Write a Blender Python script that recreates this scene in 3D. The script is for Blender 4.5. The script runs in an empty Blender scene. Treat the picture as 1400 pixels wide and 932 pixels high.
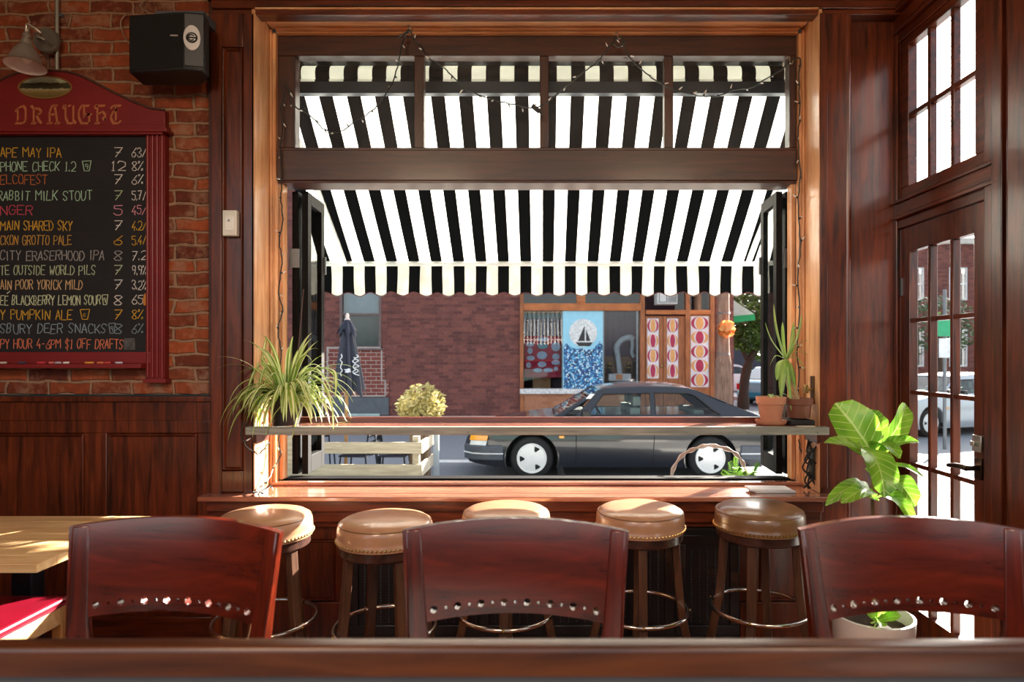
import bpy, bmesh, math, random
from mathutils import Vector, Matrix, noise

C = bpy.context.scene.collection
R = math.radians
PI = math.pi
rnd = random.Random(7)

# ------------------------------------------------------------------ camera
CAMZ = 1.40
FPX = 875.0                      # focal length in pixels of the 1400-wide frame
VPX, VPY = 741.0, 483.0          # vanishing point of the depth direction
cam_d = bpy.data.cameras.new('camera')
cam = bpy.data.objects.new('camera', cam_d)
C.objects.link(cam)
cam.location = (0, 0, CAMZ)
cam.rotation_euler = (PI/2, 0, 0)
cam_d.sensor_width = 36
cam_d.lens = FPX/1400*36
cam_d.shift_x = -(VPX-700)/1400
cam_d.shift_y = (VPY-466)/1400
cam_d.clip_start = 0.02
cam_d.dof.use_dof = True
cam_d.dof.focus_distance = 3.2
cam_d.dof.aperture_fstop = 3.6
bpy.context.scene.camera = cam

# ------------------------------------------------------------------ light
SUN_DIR = Vector((0.85, 1.0, 0.457))          # towards the sun
sc = bpy.context.scene
w = bpy.data.worlds.new('sky'); sc.world = w; w.use_nodes = True
nt = w.node_tree
for n in list(nt.nodes): nt.nodes.remove(n)
wo = nt.nodes.new('ShaderNodeOutputWorld'); bg = nt.nodes.new('ShaderNodeBackground')
sky = nt.nodes.new('ShaderNodeTexSky'); sky.sky_type = 'NISHITA'; sky.sun_disc = False
sky.sun_elevation = R(22); sky.sun_rotation = math.atan2(SUN_DIR.x, SUN_DIR.y)
sky.air_density = 1.0; sky.dust_density = 2.5; sky.ozone_density = 1.0
hs = nt.nodes.new('ShaderNodeHueSaturation'); hs.inputs['Saturation'].default_value = 0.45
nt.links.new(sky.outputs[0], hs.inputs['Color'])
nt.links.new(hs.outputs[0], bg.inputs['Color'])
bg.inputs['Strength'].default_value = 0.30
nt.links.new(bg.outputs[0], wo.inputs['Surface'])

sd = bpy.data.lights.new('sun', 'SUN'); sd.energy = 31.0; sd.angle = R(0.6); sd.color = (1.0, 0.93, 0.82)
so = bpy.data.objects.new('sun', sd); C.objects.link(so)
so.rotation_euler = SUN_DIR.to_track_quat('Z', 'Y').to_euler()
so.location = (8, 8, 8)

def area_light(name, loc, target, size, energy, color):
    d = bpy.data.lights.new(name, 'AREA'); d.shape = 'RECTANGLE'; d.size, d.size_y = size
    d.energy = energy; d.color = color
    o = bpy.data.objects.new(name, d); C.objects.link(o); o.location = loc
    o.rotation_euler = (Vector(loc)-Vector(target)).to_track_quat('Z', 'Y').to_euler()
    return o
# fill lights added behind the camera to brighten the room
area_light('room_fill_light', (-1.2, -0.6, 3.2), (-1.0, 2.4, 0.8), (0.8, 0.8), 38, (1.0, 0.72, 0.46))
area_light('room_fill_light', (1.2, -0.6, 3.2), (0.8, 2.4, 0.8), (0.8, 0.8), 30, (1.0, 0.72, 0.46))

vs = sc.view_settings
vs.view_transform = 'Standard'
try: vs.look = 'None'
except Exception: pass
vs.exposure = 0.75; vs.gamma = 1.0; vs.use_curve_mapping = False
try:
    sc.cycles.use_denoising = True
    sc.cycles.max_bounces = 10
    sc.cycles.transparent_max_bounces = 16
    sc.cycles.sample_clamp_indirect = 6
    sc.cycles.caustics_reflective = False
    sc.cycles.caustics_refractive = False
except Exception: pass

# ------------------------------------------------------------------ helpers
def P(px, py, D):
    return Vector(((px-VPX)/FPX*D, D, CAMZ-(py-VPY)/FPX*D))
def PX(px, D): return (px-VPX)/FPX*D
def PZ(py, D): return CAMZ-(py-VPY)/FPX*D

def chain_loc(o):
    v = Vector((0, 0, 0))
    while o is not None:
        v = v + Vector(o.location); o = o.parent
    return v

def link(o, parent=None):
    C.objects.link(o)
    if parent is not None: o.parent = parent
    return o

def thing(name, label, cat, loc=(0, 0, 0), rz=0, group=None):
    o = bpy.data.objects.new(name, None); C.objects.link(o)
    o.empty_display_size = 0.05
    o.location = loc; o.rotation_euler = (0, 0, rz)
    return tag(o, label, cat, group)
def tag(o, label, cat, group=None):
    o['label'] = label; o['category'] = cat
    if group: o['group'] = group
    return o
def dup(root, loc=None, rz=None, label=None, group=None):
    def rec(o, parent):
        c = o.copy(); C.objects.link(c)
        if parent is not None: c.parent = parent
        for ch in kids.get(o.name, []): rec(ch, c)
        return c
    kids = {}
    for o in list(C.objects):
        if o.parent is not None: kids.setdefault(o.parent.name, []).append(o)
    r = rec(root, None)
    if loc is not None: r.location = loc
    if rz is not None: r.rotation_euler = (0, 0, rz)
    if label: r['label'] = label
    if group: r['group'] = group
    return r

class MB:
    def __init__(s): s.v = []; s.f = []; s.m = []; s.cur = 0
    def add(s, vs, fs):
        b = len(s.v); s.v += [Vector(p) for p in vs]
        for f in fs: s.f.append(tuple(b+i for i in f)); s.m.append(s.cur)
        return s
    def box(s, x0, x1, y0, y1, z0, z1):
        return s.hexa([(x0,y0,z0),(x1,y0,z0),(x1,y1,z0),(x0,y1,z0),(x0,y0,z1),(x1,y0,z1),(x1,y1,z1),(x0,y1,z1)])
    def hexa(s, p):
        return s.add(p, [(0,3,2,1),(4,5,6,7),(0,1,5,4),(1,2,6,5),(2,3,7,6),(3,0,4,7)])
    def tube(s, path, r, n=8, cap=True):
        path = [Vector(p) for p in path]; k = len(path)
        rs = r if isinstance(r, (list, tuple)) else [r]*k
        t0 = (path[1]-path[0]).normalized()
        up = Vector((0,0,1)) if abs(t0.z) < .9 else Vector((1,0,0))
        nrm = (up - t0*up.dot(t0)).normalized()
        b = len(s.v); fs = []
        for i, p in enumerate(path):
            t = (path[min(i+1,k-1)]-path[max(i-1,0)]).normalized()
            nrm = (nrm - t*nrm.dot(t))
            if nrm.length < 1e-6: nrm = t.orthogonal()
            nrm.normalize(); bn = t.cross(nrm)
            for j in range(n):
                a = 2*PI*j/n
                s.v.append(p + (nrm*math.cos(a)+bn*math.sin(a))*rs[i])
        for i in range(k-1):
            for j in range(n):
                fs.append((b+i*n+j, b+i*n+(j+1)%n, b+(i+1)*n+(j+1)%n, b+(i+1)*n+j))
        if cap:
            fs.append(tuple(b+j for j in reversed(range(n)))); fs.append(tuple(b+(k-1)*n+j for j in range(n)))
        s.f += fs; s.m += [s.cur]*len(fs)
        return s
    def ring(s, c, R_, r, n=40, m=8, squash=1.0):
        b = len(s.v); fs = []
        for i in range(n):
            a = 2*PI*i/n
            for j in range(m):
                q = 2*PI*j/m
                rr = R_+r*math.cos(q)
                s.v.append(Vector((c[0]+rr*math.cos(a), c[1]+rr*math.sin(a), c[2]+r*squash*math.sin(q))))
        for i in range(n):
            for j in range(m):
                fs.append((b+i*m+j, b+((i+1)%n)*m+j, b+((i+1)%n)*m+(j+1)%m, b+i*m+(j+1)%m))
        s.f += fs; s.m += [s.cur]*len(fs)
        return s
    def lathe(s, prof, c=(0,0,0), n=32, mat=None, cap=True):
        b = len(s.v); fs = []; k = len(prof)
        M = mat or Matrix.Identity(4)
        for (r, z) in prof:
            r = max(r, 1e-5)
            for j in range(n):
                a = 2*PI*j/n
                s.v.append(M @ Vector((r*math.cos(a), r*math.sin(a), z)) + Vector(c))
        for i in range(k-1):
            for j in range(n):
                fs.append((b+i*n+j, b+i*n+(j+1)%n, b+(i+1)*n+(j+1)%n, b+(i+1)*n+j))
        if cap and prof[0][0] > 1e-4: fs.append(tuple(b+j for j in reversed(range(n))))
        if cap and prof[-1][0] > 1e-4: fs.append(tuple(b+(k-1)*n+j for j in range(n)))
        s.f += fs; s.m += [s.cur]*len(fs)
        return s
    def ball(s, c, r, n=10, k=7, sc_=(1,1,1)):
        pr = [(r*math.sin(PI*i/k), -r*math.cos(PI*i/k)) for i in range(k+1)]
        return s.lathe(pr, c, n, Matrix.Diagonal((sc_[0], sc_[1], sc_[2], 1)))
    def prism(s, poly, ax, t0, t1):
        # ax: 'xz' extrudes in y, 'xy' in z, 'yz' in x
        def mk(a, b_, t): return {'xz': (a, t, b_), 'xy': (a, b_, t), 'yz': (t, a, b_)}[ax]
        n = len(poly)
        ar = sum(poly[i][0]*poly[(i+1)%n][1]-poly[(i+1)%n][0]*poly[i][1] for i in range(n))
        if ar < 0: poly = list(reversed(poly))
        vs = [mk(a, b_, t0) for a, b_ in poly]+[mk(a, b_, t1) for a, b_ in poly]
        fs = [tuple(reversed(range(n))), tuple(range(n, 2*n))]
        fs += [(i, (i+1)%n, n+(i+1)%n, n+i) for i in range(n)]
        if ax == 'xz': fs = [tuple(reversed(f)) for f in fs]
        if t1 < t0: fs = [tuple(reversed(f)) for f in fs]
        return s.add(vs, fs)
    def slab(s, q, t):
        q = [Vector(p) for p in q]; n = len(q)
        nr = (q[1]-q[0]).cross(q[2]-q[0]).normalized()*t
        vs = q+[p-nr for p in q]
        fs = [tuple(range(n)), tuple(reversed(range(n, 2*n)))]+[((i+1)%n, i, n+i, n+(i+1)%n) for i in range(n)]
        return s.add(vs, fs)
    def bar(s, path, wd, dp, side=(1,0,0)):
        # rectangular section swept along path; wd measured along `side`, dp across
        path = [Vector(p) for p in path]; k = len(path); side = Vector(side)
        W = wd if isinstance(wd, (list, tuple)) else [wd]*k
        Dp = dp if isinstance(dp, (list, tuple)) else [dp]*k
        vs = []
        for i, p in enumerate(path):
            t = (path[min(i+1,k-1)]-path[max(i-1,0)]).normalized()
            sx = (side-t*side.dot(t)).normalized(); sy = t.cross(sx)
            for a, b_ in ((-1,-1),(1,-1),(1,1),(-1,1)):
                vs.append(p+sx*a*W[i]/2+sy*b_*Dp[i]/2)
        fs = [(3,2,1,0), tuple(4*(k-1)+j for j in range(4))]
        for i in range(k-1):
            for j in range(4):
                fs.append((4*i+j, 4*i+(j+1)%4, 4*i+4+(j+1)%4, 4*i+4+j))
        return s.add(vs, fs)
    def frame_xz(s, x0, x1, z0, z1, wd, y0, y1):
        s.box(x0, x1, y0, y1, z0, z0+wd); s.box(x0, x1, y0, y1, z1-wd, z1)
        s.box(x0, x0+wd, y0, y1, z0+wd, z1-wd); s.box(x1-wd, x1, y0, y1, z0+wd, z1-wd); return s
    def frame_yz(s, y0, y1, z0, z1, wd, x0, x1):
        s.box(x0, x1, y0, y1, z0, z0+wd); s.box(x0, x1, y0, y1, z1-wd, z1)
        s.box(x0, x1, y0, y0+wd, z0+wd, z1-wd); s.box(x0, x1, y1-wd, y1, z0+wd, z1-wd); return s
    def moulding_xz(s, x0, x1, z0, z1, wd, y, dep):
        # mitred sloping picture-frame moulding that rises from y (outer) to y-dep (inner ridge)
        o = [(x0,z0),(x1,z0),(x1,z1),(x0,z1)]; i = [(x0+wd,z0+wd),(x1-wd,z0+wd),(x1-wd,z1-wd),(x0+wd,z1-wd)]
        m = [(x0+wd*.45,z0+wd*.45),(x1-wd*.45,z0+wd*.45),(x1-wd*.45,z1-wd*.45),(x0+wd*.45,z1-wd*.45)]
        vs = [(a,y,b) for a,b in o]+[(a,y-dep,b) for a,b in m]+[(a,y,b) for a,b in i]
        fs = []
        for k in range(4):
            n = (k+1)%4
            fs += [(k,n,4+n,4+k),(4+k,4+n,8+n,8+k)]
        return s.add(vs, fs)
    def walls(s, a0, a1, z0, z1, holes, t0, t1, ax='x'):
        As = sorted({a0, a1, *[h[0] for h in holes], *[h[1] for h in holes]})
        Zs = sorted({z0, z1, *[h[2] for h in holes], *[h[3] for h in holes]})
        As = [a for a in As if a0 <= a <= a1]; Zs = [z for z in Zs if z0 <= z <= z1]
        for i in range(len(As)-1):
            k = 0
            while k < len(Zs)-1:
                am, zm = (As[i]+As[i+1])/2, (Zs[k]+Zs[k+1])/2
                if any(h[0] < am < h[1] and h[2] < zm < h[3] for h in holes): k += 1; continue
                e = k+1
                while e < len(Zs)-1 and not any(h[0] < am < h[1] and h[2] < (Zs[e]+Zs[e+1])/2 < h[3] for h in holes): e += 1
                if ax == 'x': s.box(As[i], As[i+1], t0, t1, Zs[k], Zs[e])
                else: s.box(t0, t1, As[i], As[i+1], Zs[k], Zs[e])
                k = e
        return s
    def xf(s, M, start=0):
        for i in range(start, len(s.v)): s.v[i] = M @ s.v[i]
        return s
    def build(s, name, mat, parent=None, smooth=True, bevel=0, seg=2, angle=38, world=False, kind=None, sub=0, fix=True):
        me = bpy.data.meshes.new(name)
        off = chain_loc(parent) if (world and parent is not None) else Vector((0,0,0))
        me.from_pydata([tuple(p-off) for p in s.v], [], s.f)
        mats = mat if isinstance(mat, (list, tuple)) else [mat]
        for m in mats: me.materials.append(m)
        if len(mats) > 1:
            for p, mi in zip(me.polygons, s.m): p.material_index = mi
        if fix:
            bm = bmesh.new(); bm.from_mesh(me); bmesh.ops.recalc_face_normals(bm, faces=bm.faces); bm.to_mesh(me); bm.free()
        if smooth:
            me.polygons.foreach_set('use_smooth', [True]*len(me.polygons))
            me.set_sharp_from_angle(angle=R(angle))
        me.update()
        o = bpy.data.objects.new(name, me); link(o, parent)
        if bevel:
            b = o.modifiers.new('bevel', 'BEVEL'); b.width = bevel; b.segments = seg; b.limit_method = 'ANGLE'; b.angle_limit = R(35)
        if sub:
            u = o.modifiers.new('sub', 'SUBSURF'); u.levels = sub; u.render_levels = sub
        if kind: o['kind'] = kind
        return o

def S(name, mb, mat, **kw):                      # a piece of the setting
    return mb.build(name, mat, kind='structure', **kw)

def plate(outer, holes, t, cuts=(), zcuts=()):
    """flat plate in the local xz plane with real holes, thickness t along y; returns an MB"""
    cu = bpy.data.curves.new('tmp', 'CURVE'); cu.dimensions = '2D'; cu.fill_mode = 'BOTH'; cu.extrude = t/2
    for poly in [outer]+list(holes):
        sp = cu.splines.new('POLY'); sp.points.add(len(poly)-1)
        for p, (a, b) in zip(sp.points, poly): p.co = (a, b, 0, 1)
        sp.use_cyclic_u = True
    ob = bpy.data.objects.new('tmp', cu); C.objects.link(ob)
    dg = bpy.context.evaluated_depsgraph_get()
    me = bpy.data.meshes.new_from_object(ob.evaluated_get(dg))
    bm = bmesh.new(); bm.from_mesh(me)
    bmesh.ops.remove_doubles(bm, verts=bm.verts, dist=1e-5)
    for x in cuts:
        bmesh.ops.bisect_plane(bm, geom=list(bm.verts)+list(bm.edges)+list(bm.faces), plane_co=(x, 0, 0), plane_no=(1, 0, 0))
    for z in zcuts:
        bmesh.ops.bisect_plane(bm, geom=list(bm.verts)+list(bm.edges)+list(bm.faces), plane_co=(0, z, 0), plane_no=(0, 1, 0))
    mb = MB(); bm.verts.index_update()
    mb.add([(v.co.x, v.co.z, v.co.y) for v in bm.verts], [tuple(v.index for v in f.verts) for f in bm.faces])
    bm.free(); C.objects.unlink(ob); bpy.data.objects.remove(ob); bpy.data.curves.remove(cu); bpy.data.meshes.remove(me)
    return mb

def circle(cx, cz, r, n=14, ry=None):
    ry = r if ry is None else ry
    return [(cx+r*math.cos(2*PI*i/n), cz+ry*math.sin(2*PI*i/n)) for i in range(n)]

def spline(pts, n=8):
    """Catmull-Rom through points"""
    pts = [Vector(p) for p in pts]; out = []
    for i in range(len(pts)-1):
        p0 = pts[max(i-1,0)]; p1 = pts[i]; p2 = pts[i+1]; p3 = pts[min(i+2,len(pts)-1)]
        for k in range(n):
            t = k/n
            out.append(0.5*((2*p1)+(p2-p0)*t+(2*p0-5*p1+4*p2-p3)*t*t+(3*p1-p0-3*p2+p3)*t**3))
    out.append(pts[-1]); return out

# ------------------------------------------------------------------ materials
def newmat(name):
    m = bpy.data.materials.new(name); m.use_nodes = True
    nt = m.node_tree
    for n in list(nt.nodes): nt.nodes.remove(n)
    out = nt.nodes.new('ShaderNodeOutputMaterial')
    return m, nt, out
def node(nt, t, **kw):
    n = nt.nodes.new(t)
    for k, v in kw.items():
        if k in n.inputs: n.inputs[k].default_value = v
        else: setattr(n, k, v)
    return n
def rgba(c): return (c[0], c[1], c[2], 1)
def srgb(r, g, b):
    f = lambda c: (c/255/12.92) if c/255 <= .04045 else ((c/255+.055)/1.055)**2.4
    return (f(r), f(g), f(b))
def ramp(nt, stops):
    n = nt.nodes.new('ShaderNodeValToRGB'); cr = n.color_ramp
    while len(cr.elements) < len(stops): cr.elements.new(.5)
    for e, (p, c) in zip(cr.elements, stops): e.position = p; e.color = rgba(c)
    return n

def plain(name, col, rough=.5, metal=0, coat=0, spec=.5, var=.12, scale=8, bump=0):
    m, nt, out = newmat(name)
    b = node(nt, 'ShaderNodeBsdfPrincipled'); nt.links.new(b.outputs[0], out.inputs[0])
    tc = node(nt, 'ShaderNodeTexCoord'); nz = node(nt, 'ShaderNodeTexNoise', Scale=scale, Detail=4.0)
    nt.links.new(tc.outputs['Object'], nz.inputs['Vector'])
    rp = ramp(nt, [(.3, tuple(max(0,c*(1-var)) for c in col)), (.7, tuple(min(1,c*(1+var)) for c in col))])
    nt.links.new(nz.outputs[0], rp.inputs[0]); nt.links.new(rp.outputs[0], b.inputs['Base Color'])
    b.inputs['Roughness'].default_value = rough; b.inputs['Metallic'].default_value = metal
    b.inputs['Coat Weight'].default_value = coat; b.inputs['Coat Roughness'].default_value = .08
    b.inputs['Specular IOR Level'].default_value = spec
    if bump:
        bp = node(nt, 'ShaderNodeBump', Strength=bump, Distance=.01)
        nt.links.new(nz.outputs[0], bp.inputs['Height']); nt.links.new(bp.outputs[0], b.inputs['Normal'])
    return m

def wood(name, dark, light, axis='X', rough=.32, coat=.35, grain=1.0, bump=.06, blotch=.35):
    m, nt, out = newmat(name)
    b = node(nt, 'ShaderNodeBsdfPrincipled'); nt.links.new(b.outputs[0], out.inputs[0])
    tc = node(nt, 'ShaderNodeTexCoord'); mp = node(nt, 'ShaderNodeMapping')
    s = {'X': (1.3, 16, 16), 'Y': (16, 1.3, 16), 'Z': (16, 16, 1.3)}[axis]
    mp.inputs['Scale'].default_value = tuple(q*grain for q in s)
    nt.links.new(tc.outputs['Object'], mp.inputs['Vector'])
    n1 = node(nt, 'ShaderNodeTexNoise', Scale=2.2, Detail=7.0, Roughness=.62, Distortion=.7)
    nt.links.new(mp.outputs[0], n1.inputs['Vector'])
    n2 = node(nt, 'ShaderNodeTexNoise', Scale=3.0, Detail=3.0)
    nt.links.new(tc.outputs['Object'], n2.inputs['Vector'])
    rp = ramp(nt, [(.32, dark), (.66, light)])
    nt.links.new(n1.outputs[0], rp.inputs[0])
    r2 = ramp(nt, [(.3, (1-blotch,)*3), (.7, (1, 1, 1))])
    nt.links.new(n2.outputs[0], r2.inputs[0])
    mx = node(nt, 'ShaderNodeMix', data_type='RGBA', blend_type='MULTIPLY'); mx.inputs['Factor'].default_value = 1
    nt.links.new(rp.outputs[0], mx.inputs[6]); nt.links.new(r2.outputs[0], mx.inputs[7])
    nt.links.new(mx.outputs[2], b.inputs['Base Color'])
    b.inputs['Roughness'].default_value = rough; b.inputs['Coat Weight'].default_value = coat; b.inputs['Coat Roughness'].default_value = .15
    bp = node(nt, 'ShaderNodeBump', Strength=bump, Distance=.004)
    nt.links.new(n1.outputs[0], bp.inputs['Height']); nt.links.new(bp.outputs[0], b.inputs['Normal'])
    return m

def brick(name, c1, c2, mortar, bw, bh, ms, warp=.006, rough=.9, stain=None, bump=.6, offset=.5, smooth=.25, bias=0.0):
    m, nt, out = newmat(name)
    b = node(nt, 'ShaderNodeBsdfPrincipled', Roughness=rough); nt.links.new(b.outputs[0], out.inputs[0])
    tc = node(nt, 'ShaderNodeTexCoord')
    nw = node(nt, 'ShaderNodeTexNoise', Scale=9.0, Detail=4.0); nt.links.new(tc.outputs['Object'], nw.inputs['Vector'])
    sub = node(nt, 'ShaderNodeVectorMath', operation='SUBTRACT'); sub.inputs[1].default_value = (.5, .5, .5)
    nt.links.new(nw.outputs['Color'], sub.inputs[0])
    scl = node(nt, 'ShaderNodeVectorMath', operation='SCALE'); scl.inputs['Scale'].default_value = warp*2
    nt.links.new(sub.outputs[0], scl.inputs[0])
    ad = node(nt, 'ShaderNodeVectorMath', operation='ADD')
    nt.links.new(tc.outputs['Object'], ad.inputs[0]); nt.links.new(scl.outputs[0], ad.inputs[1])
    sp = node(nt, 'ShaderNodeSeparateXYZ'); nt.links.new(ad.outputs[0], sp.inputs[0])
    sm = node(nt, 'ShaderNodeMath', operation='ADD'); nt.links.new(sp.outputs[0], sm.inputs[0]); nt.links.new(sp.outputs[1], sm.inputs[1])
    cb = node(nt, 'ShaderNodeCombineXYZ'); nt.links.new(sm.outputs[0], cb.inputs[0]); nt.links.new(sp.outputs[2], cb.inputs[1])
    br = node(nt, 'ShaderNodeTexBrick'); br.offset = offset
    br.inputs['Scale'].default_value = 1; br.inputs['Brick Width'].default_value = bw; br.inputs['Row Height'].default_value = bh
    br.inputs['Mortar Size'].default_value = ms; br.inputs['Mortar Smooth'].default_value = smooth; br.inputs['Bias'].default_value = bias
    br.inputs['Color1'].default_value = rgba(c1); br.inputs['Color2'].default_value = rgba(c2); br.inputs['Mortar'].default_value = rgba(mortar)
    nt.links.new(cb.outputs[0], br.inputs['Vector'])
    col = br.outputs['Color']
    n3 = node(nt, 'ShaderNodeTexNoise', Scale=26.0, Detail=6.0, Roughness=.7); nt.links.new(tc.outputs['Object'], n3.inputs['Vector'])
    r3 = ramp(nt, [(.3, (.55, .55, .55)), (.7, (1.25, 1.25, 1.25))]); nt.links.new(n3.outputs[0], r3.inputs[0])
    mx = node(nt, 'ShaderNodeMix', data_type='RGBA', blend_type='MULTIPLY'); mx.inputs['Factor'].default_value = .8
    nt.links.new(col, mx.inputs[6]); nt.links.new(r3.outputs[0], mx.inputs[7]); col = mx.outputs[2]
    if stain:
        n4 = node(nt, 'ShaderNodeTexNoise', Scale=stain[2], Detail=8.0, Roughness=.75); nt.links.new(tc.outputs['Object'], n4.inputs['Vector'])
        r4 = ramp(nt, [(stain[3], (0, 0, 0)), (stain[3]+.14, (stain[1],)*3)]); nt.links.new(n4.outputs[0], r4.inputs[0])
        m2 = node(nt, 'ShaderNodeMix', data_type='RGBA', blend_type='MIX')
        nt.links.new(r4.outputs[0], m2.inputs['Factor']); nt.links.new(col, m2.inputs[6]); m2.inputs[7].default_value = rgba(stain[0]); col = m2.outputs[2]
    nt.links.new(col, b.inputs['Base Color'])
    iv = node(nt, 'ShaderNodeMath', operation='SUBTRACT'); iv.inputs[0].default_value = 1; nt.links.new(br.outputs['Fac'], iv.inputs[1])
    a2 = node(nt, 'ShaderNodeMath', operation='MULTIPLY_ADD'); a2.inputs[1].default_value = .35
    nt.links.new(n3.outputs[0], a2.inputs[0]); nt.links.new(iv.outputs[0], a2.inputs[2])
    bp = node(nt, 'ShaderNodeBump', Strength=bump, Distance=.008)
    nt.links.new(a2.outputs[0], bp.inputs['Height']); nt.links.new(bp.outputs[0], b.inputs['Normal'])
    return m

def thin_glass(name, tint=(1,1,1), refl=.5, rough=.0, dirt=0.0):
    m, nt, out = newmat(name)
    t = node(nt, 'ShaderNodeBsdfTransparent'); t.inputs[0].default_value = rgba(tint)
    g = node(nt, 'ShaderNodeBsdfGlossy'); g.inputs['Roughness'].default_value = rough
    lw = node(nt, 'ShaderNodeFresnel'); lw.inputs['IOR'].default_value = 1.5
    ml = node(nt, 'ShaderNodeMath', operation='MULTIPLY'); ml.inputs[1].default_value = refl*2
    nt.links.new(lw.outputs[0], ml.inputs[0])
    ge = node(nt, 'ShaderNodeNewGeometry'); iv = node(nt, 'ShaderNodeMath', operation='SUBTRACT'); iv.inputs[0].default_value = 1; nt.links.new(ge.outputs['Backfacing'], iv.inputs[1])
    mb_ = node(nt, 'ShaderNodeMath', operation='MULTIPLY'); nt.links.new(ml.outputs[0], mb_.inputs[0]); nt.links.new(iv.outputs[0], mb_.inputs[1]); ml = mb_
    mx = node(nt, 'ShaderNodeMixShader'); nt.links.new(ml.outputs[0], mx.inputs[0])
    nt.links.new(t.outputs[0], mx.inputs[1]); nt.links.new(g.outputs[0], mx.inputs[2])
    last = mx
    if dirt:
        d = node(nt, 'ShaderNodeBsdfDiffuse'); d.inputs[0].default_value = (.8, .8, .82, 1)
        m2 = node(nt, 'ShaderNodeMixShader')
        tc = node(nt, 'ShaderNodeTexCoord'); nz = node(nt, 'ShaderNodeTexNoise', Scale=3.0, Detail=6.0); nt.links.new(tc.outputs['Object'], nz.inputs['Vector'])
        rp = ramp(nt, [(.35, (dirt*.4,)*3), (.75, (dirt,)*3)]); nt.links.new(nz.outputs[0], rp.inputs[0])
        nt.links.new(rp.outputs[0], m2.inputs[0]); nt.links.new(mx.outputs[0], m2.inputs[1]); nt.links.new(d.outputs[0], m2.inputs[2]); last = m2
    nt.links.new(last.outputs[0], out.inputs[0])
    return m

def leafy(name, c1, c2, trans=.45, scale=6, rough=.4, stripe=None):
    m, nt, out = newmat(name)
    tc = node(nt, 'ShaderNodeTexCoord'); nz = node(nt, 'ShaderNodeTexNoise', Scale=scale, Detail=4.0)
    nt.links.new(tc.outputs['Object'], nz.inputs['Vector'])
    rp = ramp(nt, [(.3, c1), (.7, c2)]); nt.links.new(nz.outputs[0], rp.inputs[0])
    b = node(nt, 'ShaderNodeBsdfPrincipled', Roughness=rough); nt.links.new(rp.outputs[0], b.inputs['Base Color'])
    t = node(nt, 'ShaderNodeBsdfTranslucent'); nt.links.new(rp.outputs[0], t.inputs[0])
    mx = node(nt, 'ShaderNodeMixShader'); mx.inputs[0].default_value = trans
    nt.links.new(b.outputs[0], mx.inputs[1]); nt.links.new(t.outputs[0], mx.inputs[2]); nt.links.new(mx.outputs[0], out.inputs[0])
    return m

def fabric(name, col, trans=.4, rough=.9, var=.06, scale=5):
    m, nt, out = newmat(name)
    tc = node(nt, 'ShaderNodeTexCoord'); nz = node(nt, 'ShaderNodeTexNoise', Scale=scale, Detail=5.0)
    nt.links.new(tc.outputs['Object'], nz.inputs['Vector'])
    rp = ramp(nt, [(.35, tuple(c*(1-var) for c in col)), (.65, tuple(min(1, c*(1+var)) for c in col))]); nt.links.new(nz.outputs[0], rp.inputs[0])
    d = node(nt, 'ShaderNodeBsdfDiffuse'); nt.links.new(rp.outputs[0], d.inputs[0])
    t = node(nt, 'ShaderNodeBsdfTranslucent'); nt.links.new(rp.outputs[0], t.inputs[0])
    mx = node(nt, 'ShaderNodeMixShader'); mx.inputs[0].default_value = trans
    nt.links.new(d.outputs[0], mx.inputs[1]); nt.links.new(t.outputs[0], mx.inputs[2]); nt.links.new(mx.outputs[0], out.inputs[0])
    return m

MD, ML = srgb(46, 17, 8), srgb(122, 54, 25)
wood_h = wood('mahogany_horizontal', MD, ML, 'X')
wood_v = wood('mahogany_vertical', MD, ML, 'Z')
wood_d = wood('mahogany_depth', MD, ML, 'Y')
jamb_v = wood('jamb_wood_vertical', srgb(204, 132, 80), srgb(242, 186, 134), 'Z', rough=.36)  # both jamb woods lightened to carry the sun glow on the lining
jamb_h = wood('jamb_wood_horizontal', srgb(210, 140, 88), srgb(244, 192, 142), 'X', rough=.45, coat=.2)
dark_sash = wood('sash_wood_horizontal', srgb(46, 20, 13), srgb(84, 42, 26), 'X', rough=.42, coat=.15)
dark_sash_v = wood('sash_wood_vertical', srgb(46, 20, 13), srgb(84, 42, 26), 'Z', rough=.42, coat=.15)
black_sash = plain('black_sash_paint', srgb(15, 12, 11), .6, spec=.12)
cherry = wood('cherry_chair_wood', srgb(54, 14, 6), srgb(108, 32, 13), 'X', rough=.22, coat=.6, grain=.7, blotch=.25)
cherry_v = wood('cherry_chair_wood_upright', srgb(54, 14, 6), srgb(108, 32, 13), 'Z', rough=.22, coat=.6, grain=.7, blotch=.25)
stool_wood = wood('stool_leg_wood', srgb(58, 34, 24), srgb(104, 70, 50), 'Z', rough=.35)
maple = wood('maple_table_wood', srgb(196, 150, 96), srgb(232, 196, 146), 'X', rough=.4, coat=.2, grain=.5, blotch=.12)
maple_v = wood('maple_leg_wood', srgb(180, 128, 72), srgb(214, 168, 110), 'Z', rough=.4, coat=.2)
floor_wood = wood('floor_boards_wood', srgb(120, 58, 26), srgb(190, 112, 58), 'Y', rough=.3, grain=.8)
plank_wood = wood('weathered_plank_wood', srgb(158, 142, 116), srgb(196, 182, 154), 'X', rough=.85, coat=0, grain=.8, blotch=.15)
grey_wood = wood('grey_edge_wood', srgb(108, 108, 100), srgb(158, 158, 148), 'X', rough=.6, coat=0, blotch=.2)
pole_wood = wood('utility_pole_wood', srgb(120, 86, 70), srgb(176, 138, 116), 'Z', rough=.9, coat=0)
oak_pole = wood('oak_pole_wood', srgb(180, 120, 60), srgb(222, 168, 100), 'Z', rough=.5)
shop_wood = wood('shopfront_wood', srgb(142, 76, 40), srgb(192, 116, 66), 'Z', rough=.6, coat=.05)
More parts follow.
